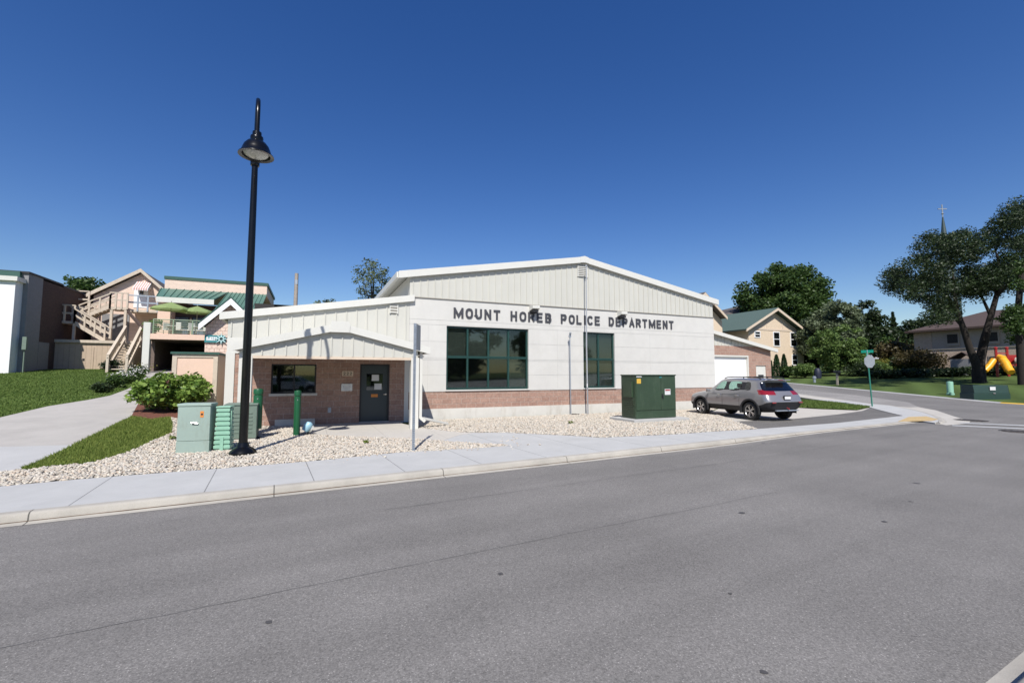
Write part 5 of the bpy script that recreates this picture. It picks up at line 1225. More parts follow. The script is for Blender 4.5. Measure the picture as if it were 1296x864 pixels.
def seamroof(w, tl, tr, br, bl, n):
    tl, tr, br, bl = map(Vector, (tl, tr, br, bl)); w.prism([tl, tr, br, bl], (0, 0, -.06))
    for i in range(n + 1):
        a_ = tl.lerp(tr, i / n); b_ = bl.lerp(br, i / n); w.bar(a_ + Vector((0, 0, .03)), b_ + Vector((0, 0, .03)), .035, .07)
w = WB(); eyl = WY - 1.6; ex0, ex1 = atY(198, 375, eyl), atY(271, 381, eyl)
q1 = atY(275, 370, WY); zt_ = pD.z
seamroof(w, (pA.x - .2, WY - .02, zt_), (q1.x + .8, WY - .02, zt_), (ex1.x, eyl, ex0.z), (ex0.x, eyl, ex0.z), 9)
lowY = 40.0; l0 = atY(258, 410, lowY)
seamroof(w, (q1.x + .8, WY - .02, zt_), (pB.x, WY - .02, zt_), (pB.x - .5, lowY, l0.z), (l0.x, lowY, l0.z), 10)
w.build('metal_roof', M['ggreen'], t)
w = WB(); w.box(ex0.x, ex1.x, eyl - .08, eyl, ex0.z - .42, ex0.z - .02); w.build('eave_fascia', M['trim'], t)
w = WB(); w.box(ex0.x + .1, pB.x, WY - .05, WY, zd, ex0.z - .3); w.box(ex0.x + .1, ex0.x + .9, WY - 1.5, WY - .05, zd, ex0.z - .42); w.build('deck_wall', M['pink_plain'], t)
w = WB(); w.box(ex0.x + .9, ex1.x + 1, WY - .10, WY - .052, ex0.z - 1.4, ex0.z - .3); w.build('painted_eave_shade', M['roofbrown'], t)  # dark brown panel painted in as the shade below the eave
for u0, u1, nm in ((216, 241, 0), (243, 262, 1)):
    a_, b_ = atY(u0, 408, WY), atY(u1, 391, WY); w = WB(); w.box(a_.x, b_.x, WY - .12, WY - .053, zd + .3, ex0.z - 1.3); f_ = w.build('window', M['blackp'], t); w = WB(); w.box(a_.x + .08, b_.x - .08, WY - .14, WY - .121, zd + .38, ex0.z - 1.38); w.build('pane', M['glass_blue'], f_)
# annex gable with shingles
AY = 27.0
ga = atY(294, 379, AY); gl_ = atY(257.5, 408, AY); gx0 = atY(258, 430, AY).x; gr_x = 2 * ga.x - gl_.x
t = thing('shingled_annex', 'small pink shingled gable annex behind the left end of the police station', 'building', (gx0, AY, 1))
w = WB(); w.prism([(gx0 + .05, AY, 1.0), (gr_x, AY, 1.0), (gr_x, AY, gl_.z - .25), (ga.x, AY, ga.z - .2), (gx0 + .05, AY, gl_.z - .2)], (0, 6, 0)); w.build('wall', M['shingle'], t)
w = WB()
for e in (gl_.x - .12, gr_x + .12): w.prism([(e, AY - .45, gl_.z - .12), (ga.x, AY - .45, ga.z), (ga.x, AY - .45, ga.z - .32), (e, AY - .45, gl_.z - .42)], (0, .08, 0))
w.build('barge_board', M['white'], t)
w = WB(); w.prism([(gl_.x - .16, AY - .47, gl_.z - .08), (ga.x, AY - .47, ga.z + .1), (gr_x + .16, AY - .47, gl_.z - .08), (gr_x + .16, AY - .47, gl_.z - .13), (ga.x, AY - .47, ga.z + .02), (gl_.x - .16, AY - .47, gl_.z - .13)], (0, 7, 0)); w.build('roof', M['ggreen_d'], t)
# bakery sign
s0, s1 = atY(258.5, 433, AY - .1), atY(284, 424, AY - .1)
t = thing('bakery_sign', 'small teal bakery sign with a white flower emblem on the shingled annex', 'sign', (s0.x, AY - .08, s0.z))
w = WB(); w.box(s0.x, s0.x + (s1.x - s0.x) * .72, AY - .08, AY - .01, s0.z, s1.z - .02); w.build('sign_board', M['blue'], t)
add_text([('BAKERY', s0.x + .08, s0.x + (s1.x - s0.x) * .64, s0.z + .1, .18, AY - .085, dict(dep=.008, th=.17))], 'lettering', M['white'], t)
cx_, cz_ = s0.x + (s1.x - s0.x) * .85, (s0.z + s1.z) / 2; w = WB()
for i in range(8):
    a_ = i * math.pi / 4; w.prism([(cx_ + .05 * math.cos(a_ + 1.2), AY - .12, cz_ + .05 * math.sin(a_ + 1.2)), (cx_ + .31 * math.cos(a_), AY - .12, cz_ + .31 * math.sin(a_)), (cx_ + .05 * math.cos(a_ - 1.2), AY - .12, cz_ + .05 * math.sin(a_ - 1.2))], (0, .04, 0))
w.build('flower_emblem', mat('pale_teal', (.45, .65, .65), .5), t)
w = WB(); w.lathe([(.01, 0), (.2, .0), (.2, .05), (.01, .05)], (cx_, AY - .02, cz_), 16, Matrix.Rotation(R(90), 4, 'X')); w.build('emblem_disc', M['blue'], t)
# pink enclosure wall
EY = 20.0
e0, e1 = atY(218.5, 446, EY), atY(276, 447, EY)
t = thing('pink_enclosure', 'pink panelled enclosure with a green cap behind the leafy bush', 'enclosure', (e0.x, EY, .6))
w = WB(); w.box(e0.x + .12, e1.x - .12, EY + .03, EY + .12, .5, 2.46); w.box(e1.x - .1, e1.x - .02, EY + .1, EY + 2.6, .5, 2.5); w.box(e0.x + .02, e0.x + .1, EY + .1, EY + 2.6, .5, 2.5); w.build('panel', M['pink_plain'], t)
w = WB(); w.box(e0.x, e0.x + .14, EY, EY + .14, .4, 2.5); w.box(e1.x - .14, e1.x, EY, EY + .14, .4, 2.5); w.box(e0.x + .14, e1.x - .14, EY, EY + .14, 2.38, 2.5); w.box(e0.x + .14, e1.x - .14, EY, EY + .14, .62, .9)
w.build('frame', M['deckw'], t); w = WB(); w.box(e1.x - .12, e1.x, EY + 2.5, EY + 2.64, .4, 2.5); w.build('post', M['deckw'], t)
w = WB(); w.box(e0.x - .05, e1.x + .05, EY - .06, EY + 2.7, 2.502, 2.58); w.build('cap', M['ggreen_d'], t)
# umbrellas on the deck, tables
def umbrella(label, u, v, yy, rad):
    tp_ = atY(u, v, yy); t = thing('patio_umbrella', label, 'umbrella', (tp_.x, yy, zd), 0, 'green umbrellas on the bakery deck'); hz = tp_.z - zd
    mb = MB(); n = 8; mb.v = [(0, 0, hz)] + [(rad * .95 * math.cos(2 * math.pi * i / n), rad * .95 * math.sin(2 * math.pi * i / n), hz - rad * .36) for i in range(n)] + [(rad * math.cos(2 * math.pi * i / n), rad * math.sin(2 * math.pi * i / n), hz - rad * .36 - .12) for i in range(n)]
    mb.add([(0, 1 + i, 1 + (i + 1) % n) for i in range(n)] + [(1 + i, 1 + n + i, 1 + n + (i + 1) % n, 1 + (i + 1) % n) for i in range(n)], 0); mb.build('canopy', M['umb'], t)
    mb = MB(); mb.tube([(0, 0, 0), (0, 0, hz + .08)], .025, 8); mb.build('pole', M['bark_l'], t)
    mb = MB(); mb.lathe([(.01, 0), (.28, 0), (.28, .06), (.05, .1)], n=14); mb.build('base', M['blackp'], t)
umbrella('green patio umbrella nearer the gable house, left of the pair', 217, 382.3, 40.5, 1.3)
umbrella('green patio umbrella nearer the shingled annex, right of the pair', 250, 387.3, 41.0, 1.15)
for i, (u, lb) in enumerate(((222, 'round deck table under the left green umbrella'), (247, 'round deck table under the right green umbrella'))):
    p = atY(u, 410, 40.2); t = thing('patio_table', lb, 'table', (p.x, 40.2, zd)); mb = MB(); mb.lathe([(.01, .7), (.5, .7), (.5, .74), (.01, .74)], n=18); mb.build('tabletop', M['trim'], t); mb = MB(); mb.tube([(0, 0, 0), (0, 0, .7)], .04, 8); mb.lathe([(.3, 0), (.3, .03), (.04, .05)], n=12); mb.build('pedestal', M['blackp'], t)
chairs = [(214, 40.0, 1), (230, 39.6, 2.4), (240, 39.9, 4), (255, 39.7, 5.2)]; clab = ['cream deck chair left of the left table', 'cream deck chair right of the left table', 'cream deck chair left of the right table', 'cream deck chair right of the right table']
for (u, yy, rz_), lb in zip(chairs, clab):
    p = atY(u, 410, yy); t = thing('deck_chair', lb, 'chair', (p.x, yy, zd), rz_, 'cream chairs on the bakery deck')
    mb = MB(); mb.box(-.24, .24, -.24, .24, .42, .46); mb.build('seat', M['trim'], t); mb = MB(); mb.box(-.24, .24, .2, .24, .46, .95); mb.build('backrest', M['trim'], t)
    for sx in (-.21, .21):
        for sy in (-.21, .21): mb = MB(); mb.tube([(sx, sy, 0), (sx, sy, .42)], .018, 5); mb.build('leg', M['blackp'], t)
# ================================================================== right background
def gable_front(nm, lab, cat, Yp, ax, lx, rx, wx0, wx1, zb_, wallm, roofm, trimm, depth, ov=1.0):
    """ax/lx/rx = pixels of apex and eave tips, wx0/wx1 = wall edges in pixels"""
    a_ = atY(*ax, Yp - ov); l_ = atY(*lx, Yp - ov); r_ = atY(*rx, Yp - ov); x0 = atY(wx0, 440, Yp).x; x1 = atY(wx1, 440, Yp).x
    t = thing(nm, lab, cat, (a_.x, Yp, zb_)); sl = (a_.z - l_.z) / (a_.x - l_.x); sr = (a_.z - r_.z) / (r_.x - a_.x)
    w = WB(); w.prism([(x0, Yp, zb_ - 1), (x1, Yp, zb_ - 1), (x1, Yp, a_.z - (x1 - a_.x) * sr - .35), (a_.x, Yp, a_.z - .35), (x0, Yp, a_.z - (a_.x - x0) * sl - .35)], (0, depth, 0)); w.build('wall', M[wallm], t)
    w = WB()
    for e in (l_, r_): w.prism([(e.x, Yp - ov, e.z), (a_.x, Yp - ov, a_.z), (a_.x, Yp - ov, a_.z - .42), (e.x, Yp - ov, e.z - .42)], (0, .12, 0))
    w.build('barge_board', M[trimm], t)
    w = WB(); w.prism([(l_.x - .05, Yp - ov + .02, l_.z), (a_.x, Yp - ov + .02, a_.z + .08), (r_.x + .05, Yp - ov + .02, r_.z), (r_.x, Yp - ov + .02, r_.z - .2), (a_.x, Yp - ov + .02, a_.z - .2), (l_.x, Yp - ov + .02, l_.z - .2)], (0, depth + ov, 0)); w.build('roof', M[roofm], t)
    return t
HY2 = 50.7
zh = H(70, HY2)
t = gable_front('tan_house', 'tan lap sided house with green shingle roof behind the garage wing', 'house', HY2, (985, 389.5), (945, 416), (1025.5, 421), 948, 1017, zh, 'tan', 'roofgreen', 'tantrim', 22)
for (u0, u1, v0, v1) in ((955.5, 961, 420, 426), (979.5, 985.5, 421, 437), (1001, 1006.5, 421.5, 437.5), (1003, 1008, 450, 461)):
    a_, b_ = atY(u0, v1, HY2), atY(u1, v0, HY2); w = WB(); w.box(a_.x - .15, b_.x + .15, HY2 - .08, HY2 - .002, a_.z - .15, b_.z + .15); f_ = w.build('window', M['white'], t); w = WB(); w.box(a_.x, b_.x, HY2 - .1, HY2 - .081, a_.z, (a_.z + b_.z) / 2 - .06); w.box(a_.x, b_.x, HY2 - .1, HY2 - .081, (a_.z + b_.z) / 2 + .06, b_.z); w.build('pane', M['glass_dark'], f_)
za = atY(985, 417.5, HY2).z; w = WB(); w.box(atY(950, 417, HY2).x, atY(1016, 417, HY2).x, HY2 - .06, HY2 - .003, za - .16, za + .16)
for u in (970, 990): x = atY(u, 410, HY2).x; w.box(x - .08, x + .08, HY2 - .05, HY2 - .002, za + .16, za + 1.6)
w.build('trim_board', M['tantrim'], t)
t = gable_front('tan_gable_house', 'tan gable peak with brown roof rising just above the police station eave', 'house', 52.0, (893, 370), (850, 412), (921, 401), 856, 915, 1, 'tan', 'roofgrey', 'tantrim', 12, 1.2)
# grey brown roof behind
t = thing('brown_roof_house', 'hipped grey brown roof showing between the tan gable and the maple tree', 'house', atY(940, 430, 70))
a_, b_, c_, d_ = atY(915, 399, 66), atY(990, 399, 66), atY(948, 384, 74), atY(965, 384, 74)
w = WB(); w.prism([a_, b_, d_, c_], (0, 0, -.3)); w.prism([a_, c_, a_ + Vector((0, 16, 0))], (0, 0, -.3)); w.build('roof', M['roofgrey'], t)
w = WB(); w.box(a_.x + .5, b_.x - .5, 67, 80, 1, a_.z - .2); w.build('wall', M['tan'], t)
# church
CX_ = 77.7
cL = atX(1157, 416, CX_); cR_y = 8.0; ez_ = 7.95
t = thing('church', 'long brown roofed church with brick base and tall dark steeple topped by a cross', 'church', (CX_, 30, H(CX_, 30)))
w = WB(); w.box(CX_, CX_ + 22, cR_y, cL.y, 5.2, ez_ - .1); w.build('upper_wall', M['chwall'], t)
w = WB(); w.box(CX_ - .1, CX_ + 22, cR_y, cL.y + .1, 1, 5.2); w.box(CX_ - .08, CX_ + .5, cL.y - 1.9, cL.y + .08, 5.2, ez_ - .1); w.build('lower_wall', M['chbrick'], t)
w = WB(); w.box(CX_ - .2, CX_ + 1, cR_y, cL.y + .2, 5.12, 5.24); w.build('string_course', M['deckw'], t)
rzz = atX(1172, 396, CX_ + 7).z; 
w = WB(); w.prism([(CX_ - .9, cL.y + .7, ez_ - .15), (CX_ + 11, cL.y - 3.5, ez_ + 2.9), (CX_ + 11, cR_y, ez_ + 2.9), (CX_ - .9, cR_y, ez_ - .15)], (0, 0, -.25)); w.prism([(CX_ - .9, cL.y + .7, ez_ - .15), (CX_ + 23, cL.y + .7, ez_ - .15), (CX_ + 11, cL.y - 3.5, ez_ + 2.9)], (0, 0, -.25)); w.build('roof', M['roofbrown'], t)
w = WB(); w.box(CX_ - 1.0, CX_ - .88, cR_y, cL.y + .7, ez_ - .35, ez_ - .1); w.build('gutter', M['roofbrown'], t)
for u0, u1, v0, v1 in ((1200, 1212.5, 422.5, 434.5), (1250, 1263, 420, 432), (1254, 1265, 451, 460), (1179, 1186, 447, 455)):
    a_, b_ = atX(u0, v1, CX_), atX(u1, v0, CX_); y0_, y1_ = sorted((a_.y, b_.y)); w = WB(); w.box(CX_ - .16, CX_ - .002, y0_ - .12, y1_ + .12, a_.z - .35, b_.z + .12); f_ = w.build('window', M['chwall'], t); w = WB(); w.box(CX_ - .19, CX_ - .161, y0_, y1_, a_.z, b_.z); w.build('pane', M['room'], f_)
# steeple
st0 = atD(1202, 400, 74); sb = (st0.x, st0.y)
zt1 = atD(1197, 275, 74).z; zc1 = atD(1196, 259, 74).z; zb1 = atD(1200, 396, 74).z
w = WB()
def oct_ring(r, z): return [(sb[0] + r * math.cos(R(22.5 + 45 * i)), sb[1] + r * math.sin(R(22.5 + 45 * i)), z) for i in range(8)]
def frustum(w, rs):
    b = len(w.v)
    for r, z in rs: w.v += oct_ring(r, z)
    w.add([(i * 8 + j, i * 8 + (j + 1) % 8, (i + 1) * 8 + (j + 1) % 8, (i + 1) * 8 + j) for i in range(len(rs) - 1) for j in range(8)], b)
frustum(w, [(1.5, 9), (1.5, zb1 + 2), (1.35, zb1 + 5), (.8, zb1 + 9), (.1, zt1), (.02, zt1 + .1)]); st_ = w.build('steeple', M['spire'], t)
w = WB(); w.tube([(sb[0], sb[1], zt1 - .2), (sb[0], sb[1], zc1)], .08, 6); w.bar((sb[0] - .65, sb[1] + .3, zc1 - .75), (sb[0] + .65, sb[1] - .3, zc1 - .75), .13); w.lathe([(.02, -.2), (.2, 0), (.02, .2)], (sb[0], sb[1], zt1 + .6), 10); w.build('cross', M['stopback'], st_)
# small shed by the church
p = onG(1224, 474); t = thing('garden_shed', 'small grey shed with a dark gable roof beside the dark tree trunks', 'shed', p)
mb = MB(); mb.box(-1.3, 1.3, -1, 1, -.5, 1.9); mb.build('wall', M['greywall'], t); mb = MB(); mb.prism([(-1.5, -1.2, 1.85), (1.5, -1.2, 1.85), (1.0, 0, 2.7), (-1.0, 0, 2.7)], (0, 0, .08)); mb.prism([(-1.5, 1.2, 1.85), (1.5, 1.2, 1.85), (1.0, 0, 2.7), (-1.0, 0, 2.7)], (0, 0, .08)); mb.build('roof', M['roofbrown'], t)
# playground
PD = 50.0
def pd(u, v, d=PD): return atD(u, v, d)
p = pd(1272, 478); t = thing('playground_set', 'red and yellow playground tower with a tube slide by the church', 'playground', p)
w = WB()
for u in (1260, 1274, 1290, 1300): a_ = pd(u, 441 if u < 1280 else 446); w.tube([(a_.x, a_.y, H(a_.x, a_.y) - .3), a_], .13, 8); w.lathe([(.17, 0), (.17, .12), (.05, .2)], a_, 10)
w.build('post', M['red'], t)
w = WB(); a_, b_ = pd(1275, 463), pd(1300, 449); a2 = pd(1300, 463); w.prism([a_, a2, b_, Vector((a_.x, a_.y, b_.z))], (.1, .1, 0)); w.build('climbing_panel', M['red'], t)
w = WB(); a_, b_ = pd(1260, 462), pd(1276, 462); w.bar(a_, b_, 1.2, .12); w.bar(pd(1260, 447), pd(1275, 447), .1, .1); w.build('platform', M['red'], t)
w = WB(); pts = [pd(1264, 452, 50), pd(1268, 453, 49.5), pd(1273, 460, 49), pd(1277, 468, 48.6), pd(1280, 471, 48.3)]; w.tube(pts, [.33, .35, .36, .36, .33], 16); sl_ = w.build('tube_slide', M['slide_y'], t, smooth=True)
w = WB()
for i in range(5): q = pts[1].lerp(pts[3], i / 4); dq = (pts[3] - pts[1]).normalized(); w.tube([q - dq * .04, q + dq * .04], .385, 16)
w.build('ring', M['slide_y'], sl_)
w = WB(); w.tube([pd(1258, 455), pd(1252, 463), pd(1246, 469)], [.3, .32, .3], 10); w.build('small_slide', M['slide_y'], t, smooth=True)
w = WB(); q = pd(1286, 456, 49.7); w.lathe([(.01, 0), (.35, 0), (.3, .12), (.01, .2)], q, 14, Matrix.Rotation(R(90), 4, 'X')); w.build('bubble_window', M['chwall'], t, smooth=True)
# utility things on the right lawn
p = onG(1203, 499.5); t = thing('utility_pedestal', 'round pale green utility pedestal on the far lawn', 'utility pedestal', p)
mb = MB(); mb.lathe([(.2, -.1), (.2, .95), (.19, 1.0), (.02, 1.03)], n=18); mb.build('cover', M['ped_green'], t, smooth=True); mb = MB(); mb.lathe([(.24, -.05), (.24, .1), (.2, .14)], n=18); mb.lathe([(.12, 0), (.12, .22), (.02, .26)], (-.3, -.2, 0), 12); mb.build('base', M['ped_green'], t, smooth=True)
M['box_tree_shade'] = mat('shaded_box_green', (.018, .045, .035), .5, var=.05)  # box green darkened to put the tree shade into its colour
p = onG(1247, 505); t = thing('low_transformer_box', 'low green transformer box, tree shade painted in, on the lawn near the yellow kerb', 'utility box', p, R(-28))
mb = MB(); mb.box(-1.15, 1.15, -.5, .55, -.15, .42); mb.build('base', M['box_tree_shade'], t, bevel=.02); mb = MB(); mb.prism([(-1.1, -.48, .42), (-1.1, .5, .42), (-1.1, .5, .95), (-1.1, -.4, .95)], (2.2, 0, 0)); mb.build('lid', M['box_tree_shade'], t, bevel=.02)
mb = MB(); mb.box(-.1, .25, -.5, -.47, .62, .85); mb.build('sticker', M['paper'], t); mb = MB(); mb.box(.05, .2, -.54, -.48, .38, .46); mb.build('latch', M['chrome'], t)
p = onG(1060, 487); t = thing('mailbox_post', 'dark mailbox on a pale post at the far lawn edge', 'mailbox', p)
mb = MB(); mb.box(-.08, .08, -.08, .08, -.1, 1.25); mb.build('post', M['bark_l'], t); mb = MB(); mb.box(-.18, .18, -.3, .3, 1.25, 1.55); mb.build('mailbox', M['blackp'], t, bevel=.06)
p = onG(1031, 484); t = thing('short_post', 'short grey utility stub left of the mailbox', 'post', p)
mb = MB(); mb.lathe([(.14, -.1), (.14, .45), (.2, .47), (.2, .7), (.05, .78)], n=12); mb.build('stub', M['galv'], t, smooth=True)
p = atD(1117, 452, 92); make_car('white_car', 'white car far off between the bushes left of the church', 'car_white', (p.x - 2.3, p.y, H(p.x, p.y) + .6), R(-20), full=False)
# wooden utility pole behind the wing
p = atY(374, 380, 44); tp_ = atY(375.5, 346, 44); t = thing('utility_pole', 'bare weathered wooden utility pole top behind the entrance wing', 'pole', (p.x, 44, 1.5))
w = WB(); w.tube([(p.x, 44, 1), tp_], [.2, .15], 10); w.build('pole', M['bark_l'], t, smooth=True); w = WB(); w.box(tp_.x - .1, tp_.x + .1, 43.84, 43.86, tp_.z - 1, tp_.z - .6); w.build('plate', M['galv'], t)
# ================================================================== planting
def gz_(u, v, d): p = atD(u, v, d); return Vector((p.x, p.y, H(p.x, p.y)))
b = onG(214, 526); b = Vector((b.x - .2, b.y + 1.2, H(b.x, b.y + 1.2)))
t = bush('hydrangea_bush', 'big leafy light green hydrangea bush on the red mulch bed', b, 1.2, 1.4, M['leafD'], nl=7500, ls=.085, ncl=46, rc=.34)
cs, rs = envelope((b.x, b.y, b.z + .72), (1.05, 1.05, .6), 16, .09); P = clump_points(cs, rs * 0 + .06, 420); V, Fc = leaves(P, .04); np_mesh('flower_head', V, Fc, M['pinkf'], t)
fl = [(134, 495, .55), (146, 491, .5), (157, 486, .6), (166, 481, .6), (174, 477, .6), (180, 473, .5), (128, 497, .45)]
fn = ['dark purple leaved', 'low green', 'white flowered', 'tall white flowered', 'green upright', 'yellow tipped', 'spreading dark']
fw2 = ['farthest left but one', 'third from the left', 'in the middle', 'fifth from the left', 'second from the carport', 'next to the carport post', 'nearest the lawn']
for i, (u, v, r_) in enumerate(fl):
    q = onG(u, v); 
    t = bush('garden_plant', f'{fn[i]} plant in the path border, {fw2[i]}', (q.x, q.y, q.z), r_, .55 if i not in (0, 6) else .4, M['leafC'] if i in (0, 6) else M['leafA'], nl=700, ls=.06, ncl=12, rc=.18, group='border plants along the path', cat='plant')
    if i in (2, 3, 5, 4):
        P = np.array([q.x, q.y, q.z + .5]) + RNG.normal(size=(60, 3)) * (.3, .3, .1); V, Fc = leaves(P, .05); np_mesh('blossom', V, Fc, M['flower'] if i != 5 else M['leafH'], t)
q = onG(150, 469); bush('climbing_plant', 'dark leafy plant growing under the front steps', (q.x, 39.2, H(q.x, 39.2)), .9, .9, M['leafC'], nl=900, ls=.08, ncl=14, cat='plant')
q = atY(193, 398, 39.2); bush('potted_plant', 'trailing plant on the deck beside the left end of the railing', (q.x, 39.2, zd), .7, 1.2, M['leafG'], nl=700, ls=.09, ncl=12, cat='plant')
for u, v, lb in ((463, 561, 'small weed tuft in the gravel in front of the entrance slab'), (722, 536, 'small weed tuft in the gravel near the vent pipe'), (300, 545, 'small weed tuft in the gravel beside the cable pedestal'), (218, 556, 'small weed tuft at the left foot of the pale cabinet')):
    q = onG(u, v); bush('weed', lb, (q.x, q.y, q.z), .11, .09, M['blade_dry'], nl=70, ls=.03, ncl=5, rc=.05, stems=True, cat='weed')
# what the panes mirror: parked cars, and unseen trees added to darken the reflections
make_car('parked_car', 'white car parked across the street, seen only mirrored in the panes', 'car_white', (-3.5, -9.0, .0), R(4), full=False)
make_car('parked_car', 'grey car parked across the street, seen only mirrored in the panes', 'car_paint', (6.5, -8.2, .0), R(4), full=False)
for i, (x, y, h_) in enumerate(((-22, -46, 15), (-6, -52, 17), (10, -48, 14), (27, -50, 16), (44, -46, 15))):
    tree('tree', ('first', 'second', 'third', 'fourth', 'fifth')[i] + ' tree of a row added across the street to darken the pane reflections', (x, y, 0), h_, 8.5, M['leafA'], 3500, .6, 40, 2.4, low=.03, group='added trees that darken the reflections')
# trees
tree('tree', 'green treetop showing between the dark brick building and the gable house', gz_(100, 470, 75), 15.2, 4.6, M['leafA'], 6000, .28, 50, 1.3)
tree('tree', 'low treetop just above the left part of the entrance wing roof', gz_(405, 470, 60), 12.9, 4.2, M['leafB'], 2600, .2, 30, .9)
tree('tree', 'thin sparse treetop leaning beside the main gable left eave', gz_(470, 470, 55), 16.6, 3.2, M['leafB'], 1900, .15, 44, .75, low=.5, limbs=40, trunk=.18)
tree('tree', 'small sparse treetop left of the thin one, mostly hidden by the wing roof', gz_(440, 470, 62), 12.6, 2.2, M['leafB'], 700, .18, 16, .6, low=.5)
tree('maple_tree', 'large round dark green maple behind the tan house', gz_(994, 470, 92), 22.5, 9.6, M['leafA'], 46000, .32, 200, 1.9, .5, low=.1)
tree('silver_maple', 'paler grey green tree in front of the maple right flank', gz_(1052, 470, 74), 12.3, 5.0, M['leafB'], 15000, .24, 80, 1.15, .3, low=.06)
tree('willow_tree', 'bushy olive green tree low in front of the silvery one', gz_(1062, 475, 66), 7.6, 4.2, M['leafG'], 9000, .2, 60, .9, .2, low=.02)
tree('tree', 'mid green tree filling the gap below the maple', gz_(1036, 472, 78), 9.5, 4.3, M['leafC'], 8000, .24, 50, 1.1, .25, low=.02)
tree('spruce_tree', 'dark spreading evergreen right of the silvery tree', gz_(1097, 470, 96), 14.0, 5.0, M['leafC'], 8000, .3, 50, 1.3, .3, low=.05)
for i, (u, d, h_, r_, m_, lb) in enumerate(((1112, 112, 10.5, 6, 'leafC', 'dark distant tree left of the autumn tinted trees'), (1128, 118, 9.5, 6, 'leafE', 'reddish brown distant tree behind the white car'), (1146, 115, 9.0, 6, 'leafE', 'brownish distant tree touching the church corner'), (1120, 100, 6.0, 5, 'leafA', 'low green tree just behind the white car'), (1140, 84, 5.0, 3.6, 'leafE', 'rust tinged small tree left of the church wall'), (1164, 110, 12, 5, 'leafC', 'dark tree peeking over the left end of the church'))):
    tree('tree', lb, gz_(u, 460, d), h_, r_, M[m_], 6000, .32, 44, 1.4, .25, low=.03, group='trees left of the church')
t = thing('conifer_tree', 'narrow blue green conifer top left of the church roof', 'tree', gz_(1133, 450, 120)); B = Vector(t.location); n_ = 7000
zf_ = RNG.random(n_) ** 1.4; an = RNG.random(n_) * 6.283; rr = (1 - zf_) * 4.0 * (.55 + .45 * RNG.random(n_)) * (.7 + .3 * np.sin(zf_ * 60)); P = np.column_stack([B.x + rr * np.cos(an), B.y + rr * np.sin(an), B.z + .5 + zf_ * 13.4]); V, Fc = leaves(P, .32, .3); np_mesh('crown', V, Fc, M['leafC'], t)
w = WB(); w.tube([B, B + Vector((0, 0, 12))], [.3, .05], 8); w.build('trunk', M['bark'], t)
# arborvitae beside the tan house
def cone_shrub(lb, u, v0, v1, d, wpx):
    p = gz_(u, v1, d); zt2 = atD(u, v0, d).z; hh = zt2 - p.z; r_ = wpx / 2 * d / 575; t = thing('arborvitae', lb, 'shrub', p, 0, 'arborvitae by the tan house'); n_ = 2600
    z_ = RNG.random(n_); an = RNG.random(n_) * 6.283; rr = r_ * np.sin(np.clip((1 - z_) ** .8 * 1.45 + .12, 0, 1.57)) * (.7 + .3 * RNG.random(n_)); P = np.column_stack([p.x + rr * np.cos(an), p.y + rr * np.sin(an), p.z + z_ * hh]); V, Fc = leaves(P, .12, .4); np_mesh('foliage', V, Fc, M['leafF'], t)
    w = WB(); w.tube([p, p + Vector((0, 0, hh * .8))], [.08, .02], 6); w.build('stem', M['bark'], t)
cone_shrub('dark green arborvitae left of the pair, nearest the garage wing', 983.5, 448.5, 474, 68, 10)
cone_shrub('dark green arborvitae in front of the tan house window, right of the pair', 993, 448, 474, 68, 9)
cone_shrub('narrow arborvitae half hidden by the garage wing edge', 976.5, 456, 474, 67, 4)
bush('hedge_bush', 'rounded green shrub right of the two arborvitae', gz_(1006, 474, 66), 1.9, 1.9, M['leafA'], 3000, .13, 26)
bush('ornamental_grass', 'feathery pale green ornamental grass clump before the tan house', gz_(1019, 474, 64), 1.7, 2.1, M['leafG'], 4500, .12, 22)
t = thing('garden_cover', 'dark navy covered object in the shade beside the bushy olive tree', 'cover', gz_(1035, 474, 62)); mb = MB(); mb.lathe([(.4, 0), (.45, .6), (.4, 1.1), (.25, 1.35), (.02, 1.4)], n=14); mb.build('cover', mat('navy_cover', (.012, .016, .035), .6), t, smooth=True)
for i, (u, d, r_, h_, m_, lb) in enumerate(((1162, 60, 3.0, 3.4, 'leafE', 'large russet green bush at the left end of the church'), (1148, 62, 2.2, 2.6, 'leafA', 'green bush just left of the russet bush'), (1122, 72, 2.6, 1.8, 'leafH', 'yellow flowering bush below the white car'), (1108, 66, 2.2, 1.8, 'leafG', 'light green bush behind the stop sign'), (1090, 62, 2.4, 2.0, 'leafC', 'dark low bush left of the stop sign'))):
    bush('bush', lb, gz_(u, 470, d), r_, h_, M[m_], 3500, .15, 26, group='bushes between the street and the church')
hl = ['first', 'second', 'third', 'fourth', 'fifth', 'sixth', 'seventh', 'eighth']
for i in range(8):
    u = 1112 + i * 24; bush('hedge_bush', f'{hl[i]} dark hedge bush from the left in the shaded row before the church', gz_(u, 474, 56 - i * .6), 1.6, 1.1, M['leafC'], 1600, .14, 16, group='shaded hedge row before the church')
